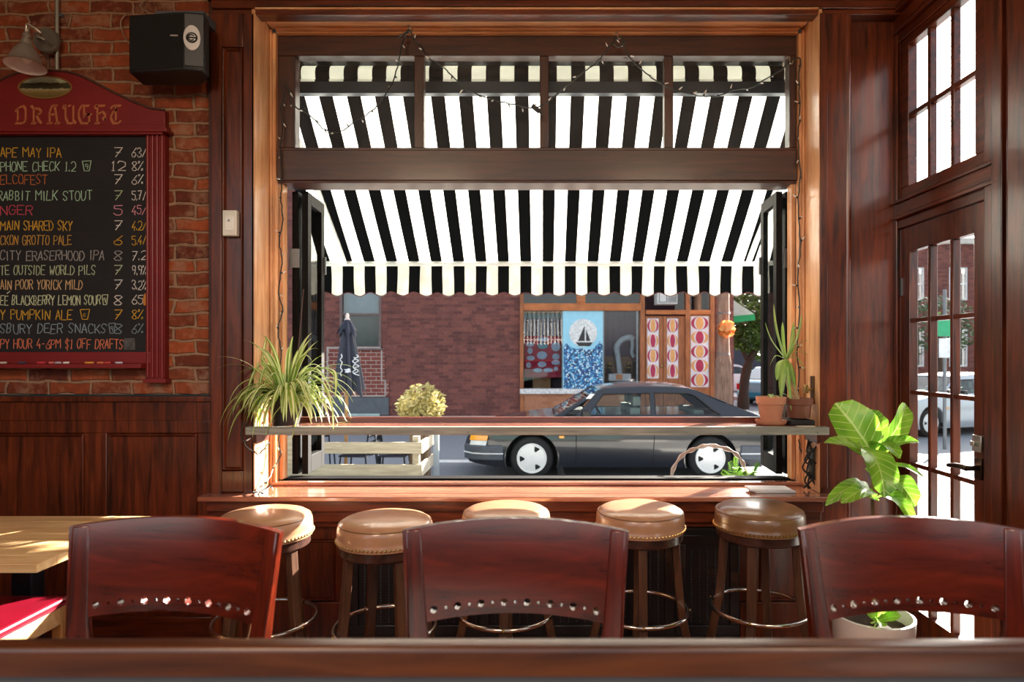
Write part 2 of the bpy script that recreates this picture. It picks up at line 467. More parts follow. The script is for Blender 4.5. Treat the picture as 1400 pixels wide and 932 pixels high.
brick_in = brick('old_brick_wall', srgb(96, 38, 20), srgb(158, 74, 34), srgb(150, 114, 88), .205, .0665, .0095, warp=.017, stain=(srgb(146, 108, 84), .85, 6.5, .50), bump=1.0, smooth=.5)
brick_out = brick('street_brick_wall', srgb(104, 58, 52), srgb(142, 82, 70), srgb(112, 84, 78), .25, .090, .007, warp=.003, stain=(srgb(74, 46, 44), .6, 1.3, .5), bump=.4)
brick_patch = brick('patched_brick_wall', srgb(122, 60, 50), srgb(140, 74, 62), srgb(178, 158, 148), .28, .105, .010, warp=.001, bump=.4)
brick_base = brick('tan_brick_base', srgb(160, 104, 74), srgb(182, 124, 92), srgb(170, 122, 92), .30, .10, .004, warp=.002, bump=.3)
glass = thin_glass('window_glass', (.97, .985, .98), .5)
glass_transom = thin_glass('transom_glass', (.92, .95, .96), .5, dirt=.03)
glass_dark = thin_glass('shop_glass', (.80, .82, .84), .8)
glass_car = thin_glass('car_window_glass', (.84, .88, .86), .6)
black_m = plain('black_enamel', srgb(18, 17, 18), .35)
black_soft = plain('black_rubber', srgb(20, 20, 21), .75)
white_m = plain('white_enamel', srgb(232, 232, 230), .35)
chrome = plain('bright_chrome', srgb(214, 208, 200), .14, metal=1, var=.03)
brass = plain('aged_brass', srgb(184, 152, 92), .28, metal=1, var=.1)
steel_grey = plain('grey_steel', srgb(120, 124, 128), .45, metal=.6)
concrete = plain('pale_concrete', srgb(196, 194, 190), .9, var=.08, scale=3, bump=.2)
asphalt = plain('grey_asphalt', srgb(128, 132, 138), .9, var=.1, scale=30, bump=.2)
teal_paint = plain('teal_wall_paint', srgb(70, 104, 104), .6)
cream_ceiling = plain('ceiling_paint', srgb(150, 130, 110), .8)
terracotta = plain('terracotta_clay', srgb(186, 124, 94), .75, var=.1, scale=14)
brown_pot = plain('brown_glazed_clay', srgb(112, 64, 44), .5)
soil = plain('dark_soil', srgb(58, 42, 30), 1, var=.5, scale=60, bump=.6)
# ================================================================== THE ROOM
FL = 0.0
YF, YB = 3.05, 3.13          # face of the pilasters / of the brick and the panels
XR = 1.735                   # the side wall with the door
CEIL = 3.32
fm = MB()
nb = 0
x = -3.3
while x < XR+.15:
    fm.box(x+.001, min(x+.108, XR+.15), -1.6, 3.5, -.04, FL); x += .109
S('floor', fm, floor_wood, bevel=.0015, seg=1)
S('ceiling', MB().box(-3.4, XR+.2, -1.0, 3.5, CEIL, CEIL+.06), cream_ceiling)
S('wall_left', MB().box(-3.4, -3.3, -1.0, 3.5, -.04, CEIL), brick_in)

# ---- window wall: opening of the big window
OX0, OX1, OZ0, OZ1 = -1.370, 1.321, .735, 3.042
# carrying wall behind the linings; brick to the left, plain painted plaster elsewhere
wf = S('wall_front', MB().box(-3.3, -1.575, YB+.015, 3.45, -.04, CEIL).walls(-1.575, XR+.05, -.04, CEIL, [(OX0-.005, OX1+.005, .66, OZ1+.005)], YB+.012, 3.45), plain('teal_plaster', srgb(62, 92, 92), .7))
MB().box(-3.3, -1.575, YB, YB+.0149, 1.20, CEIL).build('brick_face', brick_in, wf)

# pilasters either side of the window
def pilaster(name, x0, x1, z0, z1):
    m = MB(); m.box(x0, x1, YF+.012, YB+.012, z0, z1)
    e = .052
    m.box(x0, x0+e, YF, YF+.012, z0, z1); m.box(x1-e, x1, YF, YF+.012, z0, z1)
    for a, b in ((z0, z0+.30), (z1-.16, z1), (.74, .84)): m.box(x0+e, x1-e, YF, YF+.012, a, b)
    m.moulding_xz(x0+e, x1-e, z0+.30, .74, .018, YF+.012, .018); m.moulding_xz(x0+e, x1-e, .84, z1-.16, .018, YF+.012, .018)
    S(name, m, wood_v, bevel=.003)
pilaster('trim_1', -1.579, -1.372, 0, 3.02)
m = MB(); m.box(1.323, 1.452, YF, YB+.012, 0, 3.02); m.tube([(1.462, YF+.016, 0), (1.462, YF+.016, 3.02)], .018, 12)
m.box(1.323, 1.36, YF-.006, YF, .76, 3.02)
S('trim_2', m, wood_v, bevel=.003)
# edge strip of the pilaster against the brick
S('trim_3', MB().box(-1.60, -1.579, YF+.02, YB, 1.2, CEIL).box(-1.612, -1.60, YB-.03, YB, 1.2, CEIL), dark_sash_v, bevel=.003)
# head casing over the window
m = MB(); m.box(-1.579, XR, YF, YB+.012, 3.045, 3.085); m.box(-1.60, XR, YF-.03, YB, 3.085, 3.11); m.box(-1.579, XR, YF+.01, YB, 3.02, 3.045)
S('trim_4', m, wood_h, bevel=.004)
# flat panel between right pilaster and the corner
m = MB(); m.box(1.478, XR, YB-.005, YB+.012, 0, 3.02)
m.box(1.478, XR, YB-.02, YB-.005, 0, .16); m.box(XR-.02, XR, YB-.03, YB-.005, .16, 3.02)
S('trim_5', m, wood_v, bevel=.003)
# panelled wainscot below the brick
WT = PZ(543, 3.08)
m = MB(); m.box(-3.3, -1.579, YB-.012, YB+.015, 0, WT-.02)
m.box(-3.3, -1.579, YB-.045, YB+.02, WT-.022, WT+.004)
m.box(-3.3, -1.579, YB-.03, YB-.01, WT-.115, WT-.022)
zr0, zr1 = .16, PZ(592, 3.1)
m.box(-3.3, -1.579, YB-.026, YB-.012, zr1, WT-.115); m.box(-3.3, -1.579, YB-.026, YB-.012, 0, zr0)
xs = [-3.3, -3.12, -2.31, -2.13, -1.66, -1.579]
xs = [PX(q, 3.1) for q in (-190, -160, 115, 145, 270, 290)]
xs = [-3.3, xs[1], xs[2], xs[3], xs[4], -1.579]
for i in (0, 2, 4): m.box(xs[i], xs[i+1], YB-.026, YB-.012, zr0, zr1)
for i in (1, 3): m.moulding_xz(xs[i], xs[i+1], zr0, zr1, .02, YB-.012, .02)
m.build('wainscot', wood_v, wf, bevel=.003)
S('baseboard_left', MB().box(-3.3, -1.579, YB-.045, YB-.012, 0, .13), wood_h, bevel=.004)

# ---- the window: linings, frame, transom, sill
m = MB()
m.box(OX0-.015, OX0, YF, 3.25, OZ0, OZ1); m.box(OX1, OX1+.015, YF, 3.25, OZ0, OZ1)
# stepped mouldings at the back of the lining
for k, (q, d) in enumerate(((.012, .03), (.026, .06))):
    m.box(OX0, OX0+q, 3.25-.035+.014*k, 3.27, OZ0, OZ1-q); m.box(OX1-q, OX1, 3.25-.035+.014*k, 3.27, OZ0, OZ1-q)
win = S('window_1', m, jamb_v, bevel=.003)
m = MB(); m.box(OX0, OX1, YF, 3.25, OZ1, OZ1+.015)
for k, q in enumerate((.012, .026)): m.box(OX0+.026, OX1-.026, 3.25-.035+.014*k, 3.27, OZ1-q, OZ1)
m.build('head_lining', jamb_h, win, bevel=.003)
FX0, FX1 = OX0+.026, OX1-.026
YW0, YW1 = 3.255, 3.32
TZ0, TZ1 = PZ(203, 3.27), PZ(78, 3.27)
BZ = PZ(247, 3.255)
panes = [(PX(a, 3.27), PX(b, 3.27)) for a, b in ((405, 567), (580, 738), (750, 908), (920, 1078))]
m = MB()
m.box(FX0, FX1, YW0, YW1, TZ1, OZ1-.026)
m.build('top_rail', dark_sash, win, bevel=.003)
m = MB(); m.box(FX0, FX1, YW0-.012, YW1, BZ, TZ0-.016); m.box(FX0, FX1, YW0-.002, YW1, TZ0-.016, TZ0); m.box(FX0, FX1, YW0-.002, YW1+.08, BZ-.012, BZ)
m.build('transom_bar', dark_sash, win, bevel=.003)
m = MB()
MB().box(FX0, panes[0][0], YW0, YW1, TZ0, TZ1).build('side_stile', dark_sash_v, win, bevel=.003); MB().box(panes[3][1], FX1, YW0, YW1, TZ0, TZ1).build('side_stile', dark_sash_v, win, bevel=.003)
for i in range(3): MB().box(panes[i][1], panes[i+1][0], YW0+.004, YW1-.01, TZ0, TZ1).build('mullion', dark_sash_v, win, bevel=.003)
for i, (a, b) in enumerate(panes):
    MB().box(a-.003, b+.003, 3.285, 3.289, TZ0-.003, TZ1+.003).build('pane', glass_transom, win)
# lower frame: bottom track and outer stops
m = MB(); m.box(FX0, FX1, 3.25, 3.42, .68, .748); m.box(FX0, FX1, 3.30, 3.34, .748, .756)
m.build('bottom_track', black_sash, win, bevel=.002)
m = MB(); m.box(FX0, FX0+.02, 3.27, 3.33, .756, BZ-.012); m.box(FX1-.02, FX1, 3.27, 3.33, .756, BZ-.012)
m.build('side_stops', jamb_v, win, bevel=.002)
# sill ledge
m = MB(); m.box(OX0, OX1, YF-.02, 3.262, .70, OZ0); m.box(-1.60, 1.40, 2.965, YF-.005, .712, OZ0)
m.box(OX0, OX1, 3.215, 3.262, OZ0, .752)
m.build('sill', wood('sill_wood', srgb(148, 84, 60), srgb(194, 132, 104), 'X', rough=.22, coat=.8), win, bevel=.005, seg=3)
m = MB(); m.box(-1.579, 1.323, YF-.045, YB, .655, .712); m.box(-1.579, 1.323, YF-.02, YB, .60, .655); m.box(-1.579, 1.323, YF+.01, YB, .57, .60)
S('trim_6', m, wood_h, bevel=.004)
# knee wall below the sill: wooden panels left and right
m = MB()
def knee(x0, x1, pan):
    m.box(x0, x1, YB-.02, YB+.012, 0, .57)
    m.box(x0, x1, YB-.045, YB-.02, 0, .20); m.box(x0, x1, YB-.035, YB-.02, .50, .57)
    ed = [x0]+[q for p in pan for q in p]+[x1]
    for i in range(0, len(ed), 2): m.box(ed[i], ed[i+1], YB-.035, YB-.02, .20, .50)
    for a, b in pan: m.moulding_xz(a, b, .20, .50, .018, YB-.02, .018)
knee(-1.372, -.93, [(-1.30, -1.0)])
knee(.955, 1.323, [(1.05, 1.25)])
m.build('knee_panelling', wood_v, wf, bevel=.003)

# ---- folded sashes of the lower window (open, folded outwards at both sides)
def folded(name, xs_, label_side):
    m = MB()
    for (xa, ya, xb, yb) in xs_:
        d = Vector((xb-xa, yb-ya, 0)); L = d.length; d.normalize(); nrm = Vector((-d.y, d.x, 0))
        def bx(u0, u1, z0, z1, t=.016):
            p = [Vector((xa, ya, 0))+d*u+nrm*s for u, s in ((u0, -t), (u1, -t), (u1, t), (u0, t))]
            m.hexa([(q.x, q.y, z0) for q in p]+[(q.x, q.y, z1) for q in p])
        z0, z1 = .765, BZ-.025
        m.cur = 0
        bx(0, .055, z0, z1); bx(L-.055, L, z0, z1); bx(.055, L-.055, z0, z0+.09); bx(.055, L-.055, z1-.06, z1)
        m.cur = 1; bx(.055, L-.055, z0+.09, z1-.06, .003)
        m.cur = 2
        for zz in (1.1, 1.9):
            q = Vector((xa, ya, 0)); m.box(q.x-.028, q.x+.028, q.y-.012, q.y+.0, zz-.05, zz+.05)
    S(name, m, [black_sash, glass, steel_grey], bevel=.002)
folded('window_2', [(-1.300, 3.37, -1.297, 3.665), (-1.262, 3.665, -1.248, 3.37)], 'left')
folded('window_3', [(1.298, 3.37, 1.296, 3.665), (1.268, 3.665, 1.250, 3.37)], 'right')

# ================================================================== SIDE WALL WITH THE DOOR
DY0, DY1, DZ1 = 2.495, 3.105, 2.0
TY0, TY1 = 2.50, 3.10
TRZ0, TRZ1 = 2.13, 2.93
XW0, XW1 = XR, XR+.05
m = MB(); m.walls(-1.0, 3.13, -.04, CEIL, [(-.2, 1.25, .75, 2.75), (DY0-.03, DY1+.02, -.1, DZ1+.004), (TY0, TY1, TRZ0, TRZ1)], XW0+.03, XW1, ax='y')
wr = S('wall_right', m, plain('dark_red_wall', srgb(60, 26, 18), .6))
m = MB(); m.frame_yz(-.26, 1.31, .69, 2.81, .06, XR+.01, XR+.06); m.box(XR+.015, XR+.05, .51, .54, .75, 2.75); m.box(XR+.015, XR+.05, -.2, 1.25, 1.9, 1.93)
added_win = S('added_window', m, wood_v, bevel=.003)  # unseen window, added so daylight still enters from the side
MB().box(XR+.03, XR+.034, -.2, 1.25, .75, 2.75).build('pane', glass, added_win)
MB().box(XW0+.005, XW0+.0299, -1.0, 3.13, 3.06, CEIL).build('painted_upper_wall', teal_paint, wr)
m = MB()
# corner post, door casing, moulded jamb pieces towards the camera
m.box(XR-.012, XR+.03, 3.10, 3.13, 0, 3.0)
for a, b, t in ((2.43, 2.488, .018), (2.37, 2.425, .034), (2.33, 2.365, .008), (2.24, 2.325, .045), (1.9, 2.235, .02)):
    m.box(XR-t, XR+.03, a, b, 0, 3.0)
m.tube([(XR-.02, 2.4275, 0), (XR-.02, 2.4275, 3.0)], .009, 8)
m.tube([(XR-.02, 2.3475, 0), (XR-.02, 2.3475, 3.0)], .011, 8)
S('trim_7', m, wood_v, bevel=.004)
m = MB()
# head between door and transom, and over the transom
for (z0, z1, t) in ((DZ1+.002, 2.045, .008), (2.045, 2.062, .03), (2.062, 2.12, .0215), (2.12, 2.135, .034), (2.90, 2.945, .01), (2.945, 2.962, .032), (2.962, 3.03, .0225), (3.03, 3.06, .05)):
    m.box(XR-t, XR+.03, 2.4255, 3.105, z0, z1)
S('trim_8', m, wood_d, bevel=.003)
# transom sash: two rows of three lights
def lights_yz(mw, mg, y0, y1, z0, z1, ny, nz, mu, xa, xb, xg):
    dy = (y1-y0-mu*(ny-1))/ny; dz = (z1-z0-mu*(nz-1))/nz
    for i in range(ny-1): a = y0+dy*(i+1)+mu*i; mw.box(xa, xb, a, a+mu, z0, z1)
    for k in range(nz-1):
        b = z0+dz*(k+1)+mu*k
        for i in range(ny): a = y0+(dy+mu)*i; mw.box(xa, xb, a, a+dy, b, b+mu)
    if mg is not None: mg.box(xg, xg+.004, y0-.004, y1+.004, z0-.004, z1+.004)
m = MB(); g = MB()
m.frame_yz(TY0, TY1, TRZ0, TRZ1, .065, XR, XR+.045)
lights_yz(m, g, TY0+.065, TY1-.065, TRZ0+.065, TRZ1-.065, 3, 2, .022, XR+.006, XR+.038, XR+.02)
o = S('window_4', m, wood_d, bevel=.003)
g.build('pane', glass, o)

# the glazed door leaf
dm = MB()
GY0, GY1, GZ0, GZ1 = 2.578, 3.03, .21, 1.885
dx0, dx1 = XR+.004, XR+.046
dm.box(dx0, dx1, DY0, GY0, .012, DZ1); dm.box(dx0, dx1, GY1, DY1, .012, DZ1)
dm.box(dx0, dx1, GY0, GY1, .012, GZ0); dm.box(dx0, dx1, GY0, GY1, GZ1, DZ1)
gl = MB()
lights_yz(dm, gl, GY0, GY1, GZ0, GZ1, 3, 5, .02, dx0+.004, dx1-.004, dx0+.02)
door = S('door_1', dm, wood_v, bevel=.003)
gl.build('door_pane', glass, door)
h = MB()
h.box(XR-.006, XR+.006, 2.520, 2.560, .90, .985)
h.tube([(XR-.004, 2.54, .945), (XR-.055, 2.54, .945)], .011, 10)
h.tube(spline([(XR-.052, 2.533, .945), (XR-.055, 2.57, .947), (XR-.052, 2.62, .943), (XR-.05, 2.655, .937)], 4), [.012]*4+[.011]*4+[.009]*5, 10)
hd = h.build('door_handle', plain('dark_bronze', srgb(72, 58, 48), .35, metal=1), door, bevel=.002); hd['label'] = 'dark bronze lever handle'
h = MB(); h.box(XR-.012, XR+.006, 2.512, 2.566, 1.01, 1.075); h.box(XR-.03, XR-.012, 2.527, 2.551, 1.033, 1.052)
hd = h.build('deadbolt', plain('nickel', srgb(196, 190, 180), .3, metal=1), door, bevel=.002); hd['label'] = 'square nickel deadbolt plate'
for z in (.28, 1.05, 1.72):
    q = MB(); q.tube([(XR-.006, 3.108, z-.045), (XR-.006, 3.108, z+.045)], .007, 8); q.box(XR-.004, XR+.006, 3.085, 3.104, z-.042, z+.042)
    q.build('hinge', steel_grey, door)
# ================================================================== FURNITURE
# ---- wide counter in the window opening
t = thing('window_counter', 'dark red wooden drink counter with grey front edge across the open window', 'counter', (0, 3.2, 1.02))
CT = 1.060
m = MB(); m.box(-1.345, 1.298, 2.985, 3.172, CT-.034, CT)
m.build('counter_top', wood('counter_wood', srgb(134, 72, 56), srgb(180, 116, 94), 'X', rough=.2, coat=.8), t, world=True, bevel=.003)
m = MB(); m.box(-1.369, 1.326, 2.95, 2.985, CT-.036, CT+.001)
o = m.build('front_edge', grey_wood, t, world=True, bevel=.003); o['label'] = 'weathered grey front edge board'
m = MB(); m.box(-1.343, 1.296, 3.172, 3.205, CT-.034, CT+.024)
m.build('back_lip', wood('lip_wood', srgb(84, 30, 18), srgb(132, 58, 36), 'X', rough=.35), t, world=True, bevel=.003)
for px in (640, 939, 1024, 1118, 420): MB().ball((PX(px, 2.95), 2.949, PZ(591, 2.95)), .004, 8, 5).build('screw_head', steel_grey, o, world=True)
for xx in (OX0+.012, OX1-.012): MB().box(xx-.011, xx+.011, 3.02, 3.16, CT-.085, CT-.036).build('support_cleat', wood_d, t, world=True, bevel=.002)

# ---- bar stools
leather = plain('tan_leather', srgb(176, 132, 100), .28, coat=.35, var=.08, scale=20, bump=.05)
leather2 = plain('brown_leather', srgb(122, 88, 58), .3, coat=.35, var=.1, scale=20, bump=.05)
def make_stool():
    t = thing('bar_stool', 'x', 'stool')
    Z = .765
    m = MB(); m.lathe([(.0, Z), (.08, Z-.002), (.13, Z-.007), (.160, Z-.015), (.175, Z-.025), (.182, Z-.037), (.1845, Z-.052), (.1850, Z-.068), (.1852, Z-.082), (.1865, Z-.084), (.1868, Z-.098), (.1855, Z-.103), (.178, Z-.106), (.0, Z-.106)], n=56)
    m.build('seat_cushion', leather, t, angle=50)
    m = MB(); m.ring((0, 0, Z-.0285), .1772, .0026, 56, 6)
    m.build('seat_piping', leather2, t)
    m = MB()
    for i in range(72):
        a = 2*PI*i/72; m.ball((.1870*math.cos(a), .1870*math.sin(a), Z-.091), .0052, 6, 4)
    m.build('nailhead_trim', brass, t)
    m = MB(); m.lathe([(.10, Z-.106), (.176, Z-.106), (.176, Z-.138), (.170, Z-.144), (.10, Z-.144)], n=48)
    m.build('seat_ring', wood('stool_ring_wood', srgb(44, 26, 22), srgb(80, 50, 40), 'X', rough=.3), t)
    for k in range(4):
        a = PI/4+k*PI/2
        pts = spline([(.145, 0, Z-.142), (.152, 0, .53), (.168, 0, .345), (.195, 0, .20), (.235, 0, 0)], 5)
        m = MB(); m.bar([(p[0], 0, p[2]) for p in pts], .036, [.032]*len(pts), side=(0, 1, 0))
        m.xf(Matrix.Rotation(a, 4, 'Z'))
        m.build('leg', stool_wood, t, bevel=.003)
    m = MB(); m.ring((0, 0, .325), .198, .0085, 64, 10)
    fr = m.build('foot_ring', chrome, t)
    m = MB()
    for k in range(4):
        a = PI/4+k*PI/2; m = MB(); m.ball((.204*math.cos(a), .206*math.sin(a), .325), .007, 8, 5); m.build('ring_screw', brass, fr)
    pass
    return t
stool = make_stool()
for i, (px, D, rz, lab) in enumerate((
    (362, 2.60, .35, 'tan leather bar stool nearest the spider plant, behind the first chair'),
    (527, 2.53, -.2, 'tan leather bar stool seen in the gap between two chairs, second from the spider plant'),
    (692, 2.68, .785, 'middle bar stool of the five, mostly hidden behind a chair back'),
    (875, 2.70, .70, 'tan leather bar stool second from the fig plant, before the black radiator cover'),
    (1038, 2.72, .28, 'darker brown leather bar stool nearest the fig plant'))):
    o = stool if i == 0 else dup(stool)
    o.location = (PX(px, D), D, 0); o.rotation_euler = (0, 0, rz); o['label'] = lab; o['group'] = 'bar stools along the window'
    last_stool = o
for ch in [q for q in C.objects if q.parent == last_stool and q.name.startswith('seat_cushion')]:
    ch.data = ch.data.copy(); ch.data.materials[0] = leather2

# ---- chairs with curved backs
def make_chair():
    t = thing('dining_chair', 'x', 'chair')
    HW = .222
    def bend(p):
        x, y, z = p
        s = 1+.10*max(0, (z-.80))/.25*.9
        X = x*s
        return Vector((X, y+.042*(1-(X/.24)**2)+.16*max(0, z-.45)+(.05*((.45-z)/.45)**2 if z < .45 else 0), z))
    top = [(HW*math.cos(0)*q, 1.024+.016*(1-q*q)) for q in [1-2*i/24 for i in range(25)]]
    bot = [(-.185+.37*i/20, .836+.010*(1-((-.185+.37*i/20)/.185)**2)) for i in range(21)]
    outer = top+[(-HW, .80)]+[(-.185, .80)]+bot+[(.185, .80), (HW, .80)]
    holes = []
    n = 15
    for i in range(n):
        x = -.168+.336*i/(n-1); z = .858+.010*(1-(x/.185)**2)
        holes.append(circle(x, z, .0078 if i % 2 == 0 else .0036, 12))
    m = plate(outer, holes, .017, cuts=[-HW+2*HW*i/28 for i in range(1, 28)])
    m.v = [bend(p) for p in m.v]
    m.build('backrest', cherry, t, angle=30, bevel=.003)
    for s in (-1, 1):
        pts = [(s*.212, 0, z) for z in (0, .12, .25, .38, .46, .55, .65, .75, .82, .90, .97, 1.024)]
        pts = [bend((s*(HW-.018-(.012 if q[2] < .8 else .0)), 0, q[2])) for q in pts]
        m = MB(); m.bar(pts, [.034, .036, .04, .044, .046, .046, .046, .044, .042, .038, .036, .034], [.030]*4+[.034]*4+[.024, .0212, .0210, .0208], side=(1, -.29*s, 0))
        m.build('back_leg', cherry_v, t, bevel=.004)
    # seat towards -y
    m = MB(); m.prism([(-.215, -.40), (.215, -.40), (.19, .03), (-.19, .03)], 'xy', .435, .458)
    m.build('seat', plain('black_vinyl', srgb(26, 22, 22), .45), t, bevel=.012, seg=3)
    for s in (-1, 1):
        m = MB(); m.bar([(s*.20, -.385, 0), (s*.198, -.378, .43)], [.032, .042], [.032, .042]); m.build('front_leg', cherry_v, t, bevel=.003)
        m = MB(); m.bar([(s*.195, -.36, .405), (s*.187, .035, .405)], .05, .02, side=(0, 0, 1)); m.build('seat_rail', cherry, t, bevel=.002)
    m = MB(); m.bar([(-.18, -.385, .405), (.18, -.385, .405)], .05, .02, side=(0, 0, 1)); m.build('seat_rail', cherry, t, bevel=.002)
    m = MB(); m.bar([(-.165, .035, .405), (.165, .035, .405)], .05, .02, side=(0, 0, 1)); m.build('seat_rail', cherry, t, bevel=.002)
    return t
chair = make_chair()
for i, (px, D, rz, lab) in enumerate((
    (197, 1.28, R(-6), 'glossy red brown chair with holed back beside the pale table'),
    (701, 1.27, R(-1), 'glossy red brown chair with holed back standing between its two matches'),
    (1281, 1.28, R(0), 'glossy red brown chair with holed back before the white plant pot'))):
    o = chair if i == 0 else dup(chair)
    o.location = (PX(px, D), D, 0); o.rotation_euler = (0, 0, rz); o['label'] = lab; o['group'] = 'cherry wood chairs behind the front rail'

# ---- rail right in front of the camera
t = thing('bar_rail', 'blurred dark wooden rail on a grey partition running across the very front', 'rail', (0, .77, 0))
prof = [(.760, 1.016), (.760, 1.0445)]+[(.766-.006*math.cos(PI/2*i/4), 1.0445+.006*math.sin(PI/2*i/4)) for i in range(1, 5)]+[(.784+.006*math.sin(PI/2*i/4), 1.0445+.006*math.cos(PI/2*i/4)) for i in range(0, 5)]+[(.790, 1.016)]
m = MB(); m.prism(prof, 'yz', -3.2, 1.7)
m.build('rail_cap', wood('rail_wood', srgb(50, 21, 9), srgb(100, 52, 23), 'X', rough=.34, coat=.2), t, world=True, angle=40)
m = MB(); m.box(-3.2, 1.7, .765, .786, 0, 1.016); m.build('partition_panel', plain('grey_panel_paint', srgb(74, 72, 72), .6), t, world=True)

# ---- pale table at the left with the red chair
t = thing('cafe_table', 'pale butcher block cafe table with the red seat under it', 'table', (-1.95, 2.3, 0))
TX0, TX1, TYa, TYb = -2.40, PX(50, 2.005), 2.005, 2.60
m = MB(); nb = 7
for i in range(nb):
    a = TYa+(TYb-TYa)*i/nb; b = TYa+(TYb-TYa)*(i+1)/nb
    m.box(TX0, TX1, a+.0006, b-.0006, .712, .740)
m.build('table_top', maple, t, world=True, bevel=.0012, seg=1)
for (cx, cy) in ((-2.035, 2.535),):
    m = MB(); m.box(cx-.04, cx+.04, cy-.035, cy+.035, .012, .70); pd = m.build('pedestal', plain('blue_black_steel', srgb(38, 44, 54), .4, metal=.6), t, world=True, bevel=.004)
    m = MB(); m.box(cx-.14, cx+.14, cy-.16, cy+.04, .70, .712); m.build('mounting_plate', black_m, t, world=True)
    m = MB(); m.box(cx-.03, cx+.03, cy-.50, cy+.06, .0, .022); m.box(cx-.26, cx+.26, cy-.03, cy+.03, 0, .022); m.build('foot', black_m, t, world=True, bevel=.004)
t = thing('side_chair', 'maple chair with red vinyl seat tucked under the pale table', 'chair', (-2.0, 2.25, 0))
sx0, sx1, sy0, sy1 = -2.22, -1.80, 2.04, 2.44
m = MB(); m.box(sx0, sx1, sy0, sy1, .452, .480)
o = m.build('seat', plain('red_vinyl', srgb(112, 8, 28), .32, coat=.3), t, world=True, bevel=.012, seg=4); o['label'] = 'red vinyl seat'
m = MB(); m.tube([(sx0, sy0-.001, .455), (sx1, sy0-.001, .455), (sx1+.001, sy1, .455), (sx0, sy1, .455)], .004, 6); m.build('seat_piping', plain('dark_red_piping', srgb(120, 8, 30), .35), t, world=True)
m = MB(); m.box(sx1-.028, sx1-.004, sy0+.02, sy1-.02, .385, .450); m.box(sx0+.004, sx0+.028, sy0+.02, sy1-.02, .385, .450)
m.box(sx0+.03, sx1-.03, sy0+.004, sy0+.028, .385, .450); m.box(sx0+.03, sx1-.03, sy1-.028, sy1-.004, .385, .450)
m.build('seat_frame', maple, t, world=True, bevel=.002)
for cx, cy, tl in ((sx1-.02, sy0+.02, .45), (sx1-.02, sy1-.02, .45), (sx0+.02, sy0+.02, .92), (sx0+.02, sy1-.02, .92)):
    dx = -.10 if tl > .5 else 0
    m = MB(); m.bar([(cx, cy, 0), (cx, cy, .45)]+([(cx+dx, cy, tl)] if tl > .5 else []), [.03, .042]+([.034] if tl > .5 else []), [.03, .042]+([.03] if tl > .5 else []), side=(0, 1, 0))
    m.build('leg', maple_v, t, world=True, bevel=.003)
m = MB(); m.hexa([(sx0-.075, sy0+.03, .80), (sx0-.05, sy0+.03, .80), (sx0-.05, sy1-.03, .80), (sx0-.075, sy1-.03, .80), (sx0-.098, sy0+.03, .91), (sx0-.073, sy0+.03, .91), (sx0-.073, sy1-.03, .91), (sx0-.098, sy1-.03, .91)])
m.build('backrest', maple_v, t, world=True, bevel=.003)

beads = plain('worn_black_beads', srgb(70, 70, 72), .3, metal=.6)
# ---- black radiator cover below the window
t = thing('radiator_cover', 'black beaded radiator cover under the window, behind the stools', 'radiator cover', (0, 3.1, 0))
rx0, rx1, rz0, rz1 = -.925, .945, 0.0, .565
m = MB(); m.box(rx0, rx1, YB-.07, YB-.005, rz0, rz1-.005)
m.box(rx0-.004, rx1+.004, YB-.085, YB-.003, rz1-.01, rz1+.004)
m.build('cabinet', plain('black_radiator_paint', srgb(15, 14, 17), .4, coat=.2), t, world=True, bevel=.003)
m = MB(); fw = .07
n = 6
for i in range(n):
    a = rx0+(rx1-rx0)*i/n; b = rx0+(rx1-rx0)*(i+1)/n
    m.frame_xz(a+.004, b-.004, .06, rz1-.03, .045, YB-.082, YB-.07)
m.build('door_frame', plain('black_frame_paint', srgb(20, 19, 22), .3, coat=.3), t, world=True, bevel=.003)
for i in range(n):
    a = rx0+(rx1-rx0)*i/n+.06; b = rx0+(rx1-rx0)*(i+1)/n-.06
    for k in range(5):
        xx = a+(b-a)*(k+.5)/5
        z = .12; m = MB()
        while z < rz1-.10:
            m.ball((xx, YB-.073, z), .0042, 6, 4); z += .0125
        m.build('beaded_strip', beads, t, world=True)

